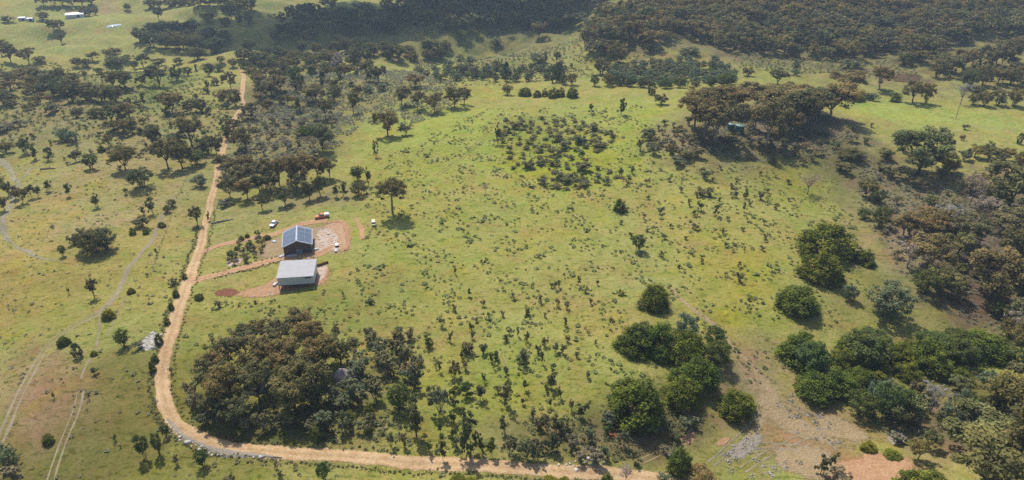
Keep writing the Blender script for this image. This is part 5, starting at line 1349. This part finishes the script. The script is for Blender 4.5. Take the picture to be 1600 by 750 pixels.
rubble('rubble', [[(494, 358), (526, 360), (530, 390), (498, 394)], [(400, 452), (434, 436), (436, 460), (390, 466)]], 1.3, .22, 170, M['pale_stone'], 'broken stones scattered on the building pads')
rubble('gravel', [[(262, 660), (300, 690), (340, 705), (440, 718), (440, 722), (330, 712), (280, 690), (255, 668)], [(870, 728), (940, 712), (952, 724), (900, 735)]], 1.0, .25, 175, M['pale_stone'], 'stones along the shoulder of the road bend')
def timber_pile(u, v, rz, label, n, length, mat):
    P = px([u], [v])[0]
    t = empty('timber_stack', (P[0], P[1], P[2] + .12), rz); tag(t, label, 'timber')
    for i in range(n):
        MB().box(((i % 2) * .15, (i // 3) * .04 + (i % 3) * .34, .1 + (i // 3) * .19), (length, .3, .17), (i % 3 - 1) * .05).build('plank', mat, t)
timber_pile(456, 401, rad(12), 'white planks stacked along the foot of the brick gable', 6, 3.4, M['board_white'])
timber_pile(441, 402, rad(50), 'short pale planks heaped at the corner of the house', 6, 1.8, M['trim'])
timber_pile(427, 379, rad(-40), 'pale building timber heaped on the bare ground behind the garden', 6, 1.6, M['trim'])
timber_pile(432, 446, rad(80), 'white building boards stacked at the end of the shed', 9, 2.0, M['board_white'])
timber_pile(527, 392, rad(100), 'white building boards lying beside the box trailer', 6, 2.2, M['board_white'])
timber_pile(494, 391, rad(20), 'white building boards lying beside the house wall on rubble', 6, 1.8, M['board_white'])

# ------------------------------------------------------------------ distant farm
def far_shed(u, v, w, d, h, rz, label):
    P = px([u], [v])[0]
    t = empty('farm_shed', P, rz); tag(t, label, 'shed', 'sheds on the far paddocks')
    MB().box((0, 0, h / 2 - .4), (w, d, h + .8)).build('wall', M['shed_wall'], t)
    for s in (-1, 1):
        MB().box((0, s * d * .26, h + .38), (w + .6, d * .56, .12), 0, 0, -s * .30).build('roof', M['far_roof'], t)
    MB().box((w * .2, -d / 2 - .02, 1.2), (2.4, .1, 2.4)).build('door', M['dark_steel'], t)
far_shed(118, 26.5, 15, 9, 3.0, rad(22), 'long white roofed farm shed beside the far dark trees')
far_shed(36, 31.5, 6, 5, 2.4, rad(10), 'small white roofed shed beside the pale round bush')
far_shed(48, 32.5, 5, 4, 2.2, rad(10), 'small white roofed shed beside the round dark tree')
mw, N_, L_, b_ = new_mat('still_water', .03, .9)
b_.inputs['Base Color'].default_value = (.35, .40, .45, 1)
nz = N_.new('ShaderNodeTexNoise'); nz.inputs['Scale'].default_value = 2.0
bp_ = N_.new('ShaderNodeBump'); bp_.inputs['Strength'].default_value = .05; L_.new(nz.outputs['Fac'], bp_.inputs['Height']); L_.new(bp_.outputs[0], b_.inputs['Normal'])
patch('farm_dam', [(168, 41), (176, 39), (188, 38), (187, 40), (178, 42.5), (169, 43)], mw, .8, 47, .02)

# ------------------------------------------------------------------ cloud that shades the far valley
CLOUD = [(215, 45), (330, 20), (430, 22), (640, 4), (800, -25), (980, -30), (950, 10), (915, 40), (860, 56), (780, 60), (690, 64), (600, 76), (520, 82), (420, 84), (300, 74), (215, 70)]
cw = wpoly(CLOUD)
cp = scatter(CLOUD, 7.5, 4000, 180)
bm = bmesh.new(); bmesh.ops.create_icosphere(bm, subdivisions=1, radius=1)
bv = np.array([v.co[:] for v in bm.verts]); bf = np.array([[v.index for v in f.verts] for f in bm.faces]); bm.free()
rr = np.random.default_rng(181)
ed = np.full(len(cp), 1e9)
for i in range(len(cw)):
    a, b = cw[i], cw[(i + 1) % len(cw)]
    ed = np.minimum(ed, seg_dist(cp[:, 0], cp[:, 1], a[0], a[1], b[0], b[1]))
keep = rr.uniform(0, 1, len(cp)) < np.clip(ed / 22 + .12, 0, .93)
cp, ed = cp[keep], ed[keep]
V, Fc = [], []
for i, (p, e_) in enumerate(zip(cp, ed)):
    s = min(9.5, 3.2 + e_ * .22) * rr.uniform(.8, 1.2)
    h_ = 420 + rr.uniform(0, 45) * min(1, e_ / 30)
    c = p + TO_SUN * ((h_ - p[2]) / TO_SUN[2])
    V.append(bv * s * np.array([1.1, 1.1, .8]) + c); Fc.append(bf + i * len(bv))
m, N, L, b = new_mat('cloud_white', 1.0, 0.0)
b.inputs['Base Color'].default_value = (.85, .86, .88, 1)
tag(link('cloud', mesh_np('cloud', np.vstack(V), np.vstack(Fc), [m], True)), 'broken white cumulus cloud above the far valley', None, None, 'stuff')

# ------------------------------------------------------------------ haze
zlo = float(GZ.min()) - 1.5; zhi = max(float(GZ.max()) + 18, CAM_Z + 4)
hb = MB().box((0, 0, (zlo + zhi) / 2), (9400, 9400, zhi - zlo))
m = bpy.data.materials.new('haze_air'); m.use_nodes = True
N, L = m.node_tree.nodes, m.node_tree.links
N.remove(N['Principled BSDF'])
pv = N.new('ShaderNodeVolumePrincipled')
pv.inputs['Color'].default_value = (.62, .79, 1.0, 1)
pv.inputs['Density'].default_value = .00015
pv.inputs['Anisotropy'].default_value = .2
L.new(pv.outputs[0], N['Material Output'].inputs['Volume'])
tag(hb.build('haze', m), kind='stuff')
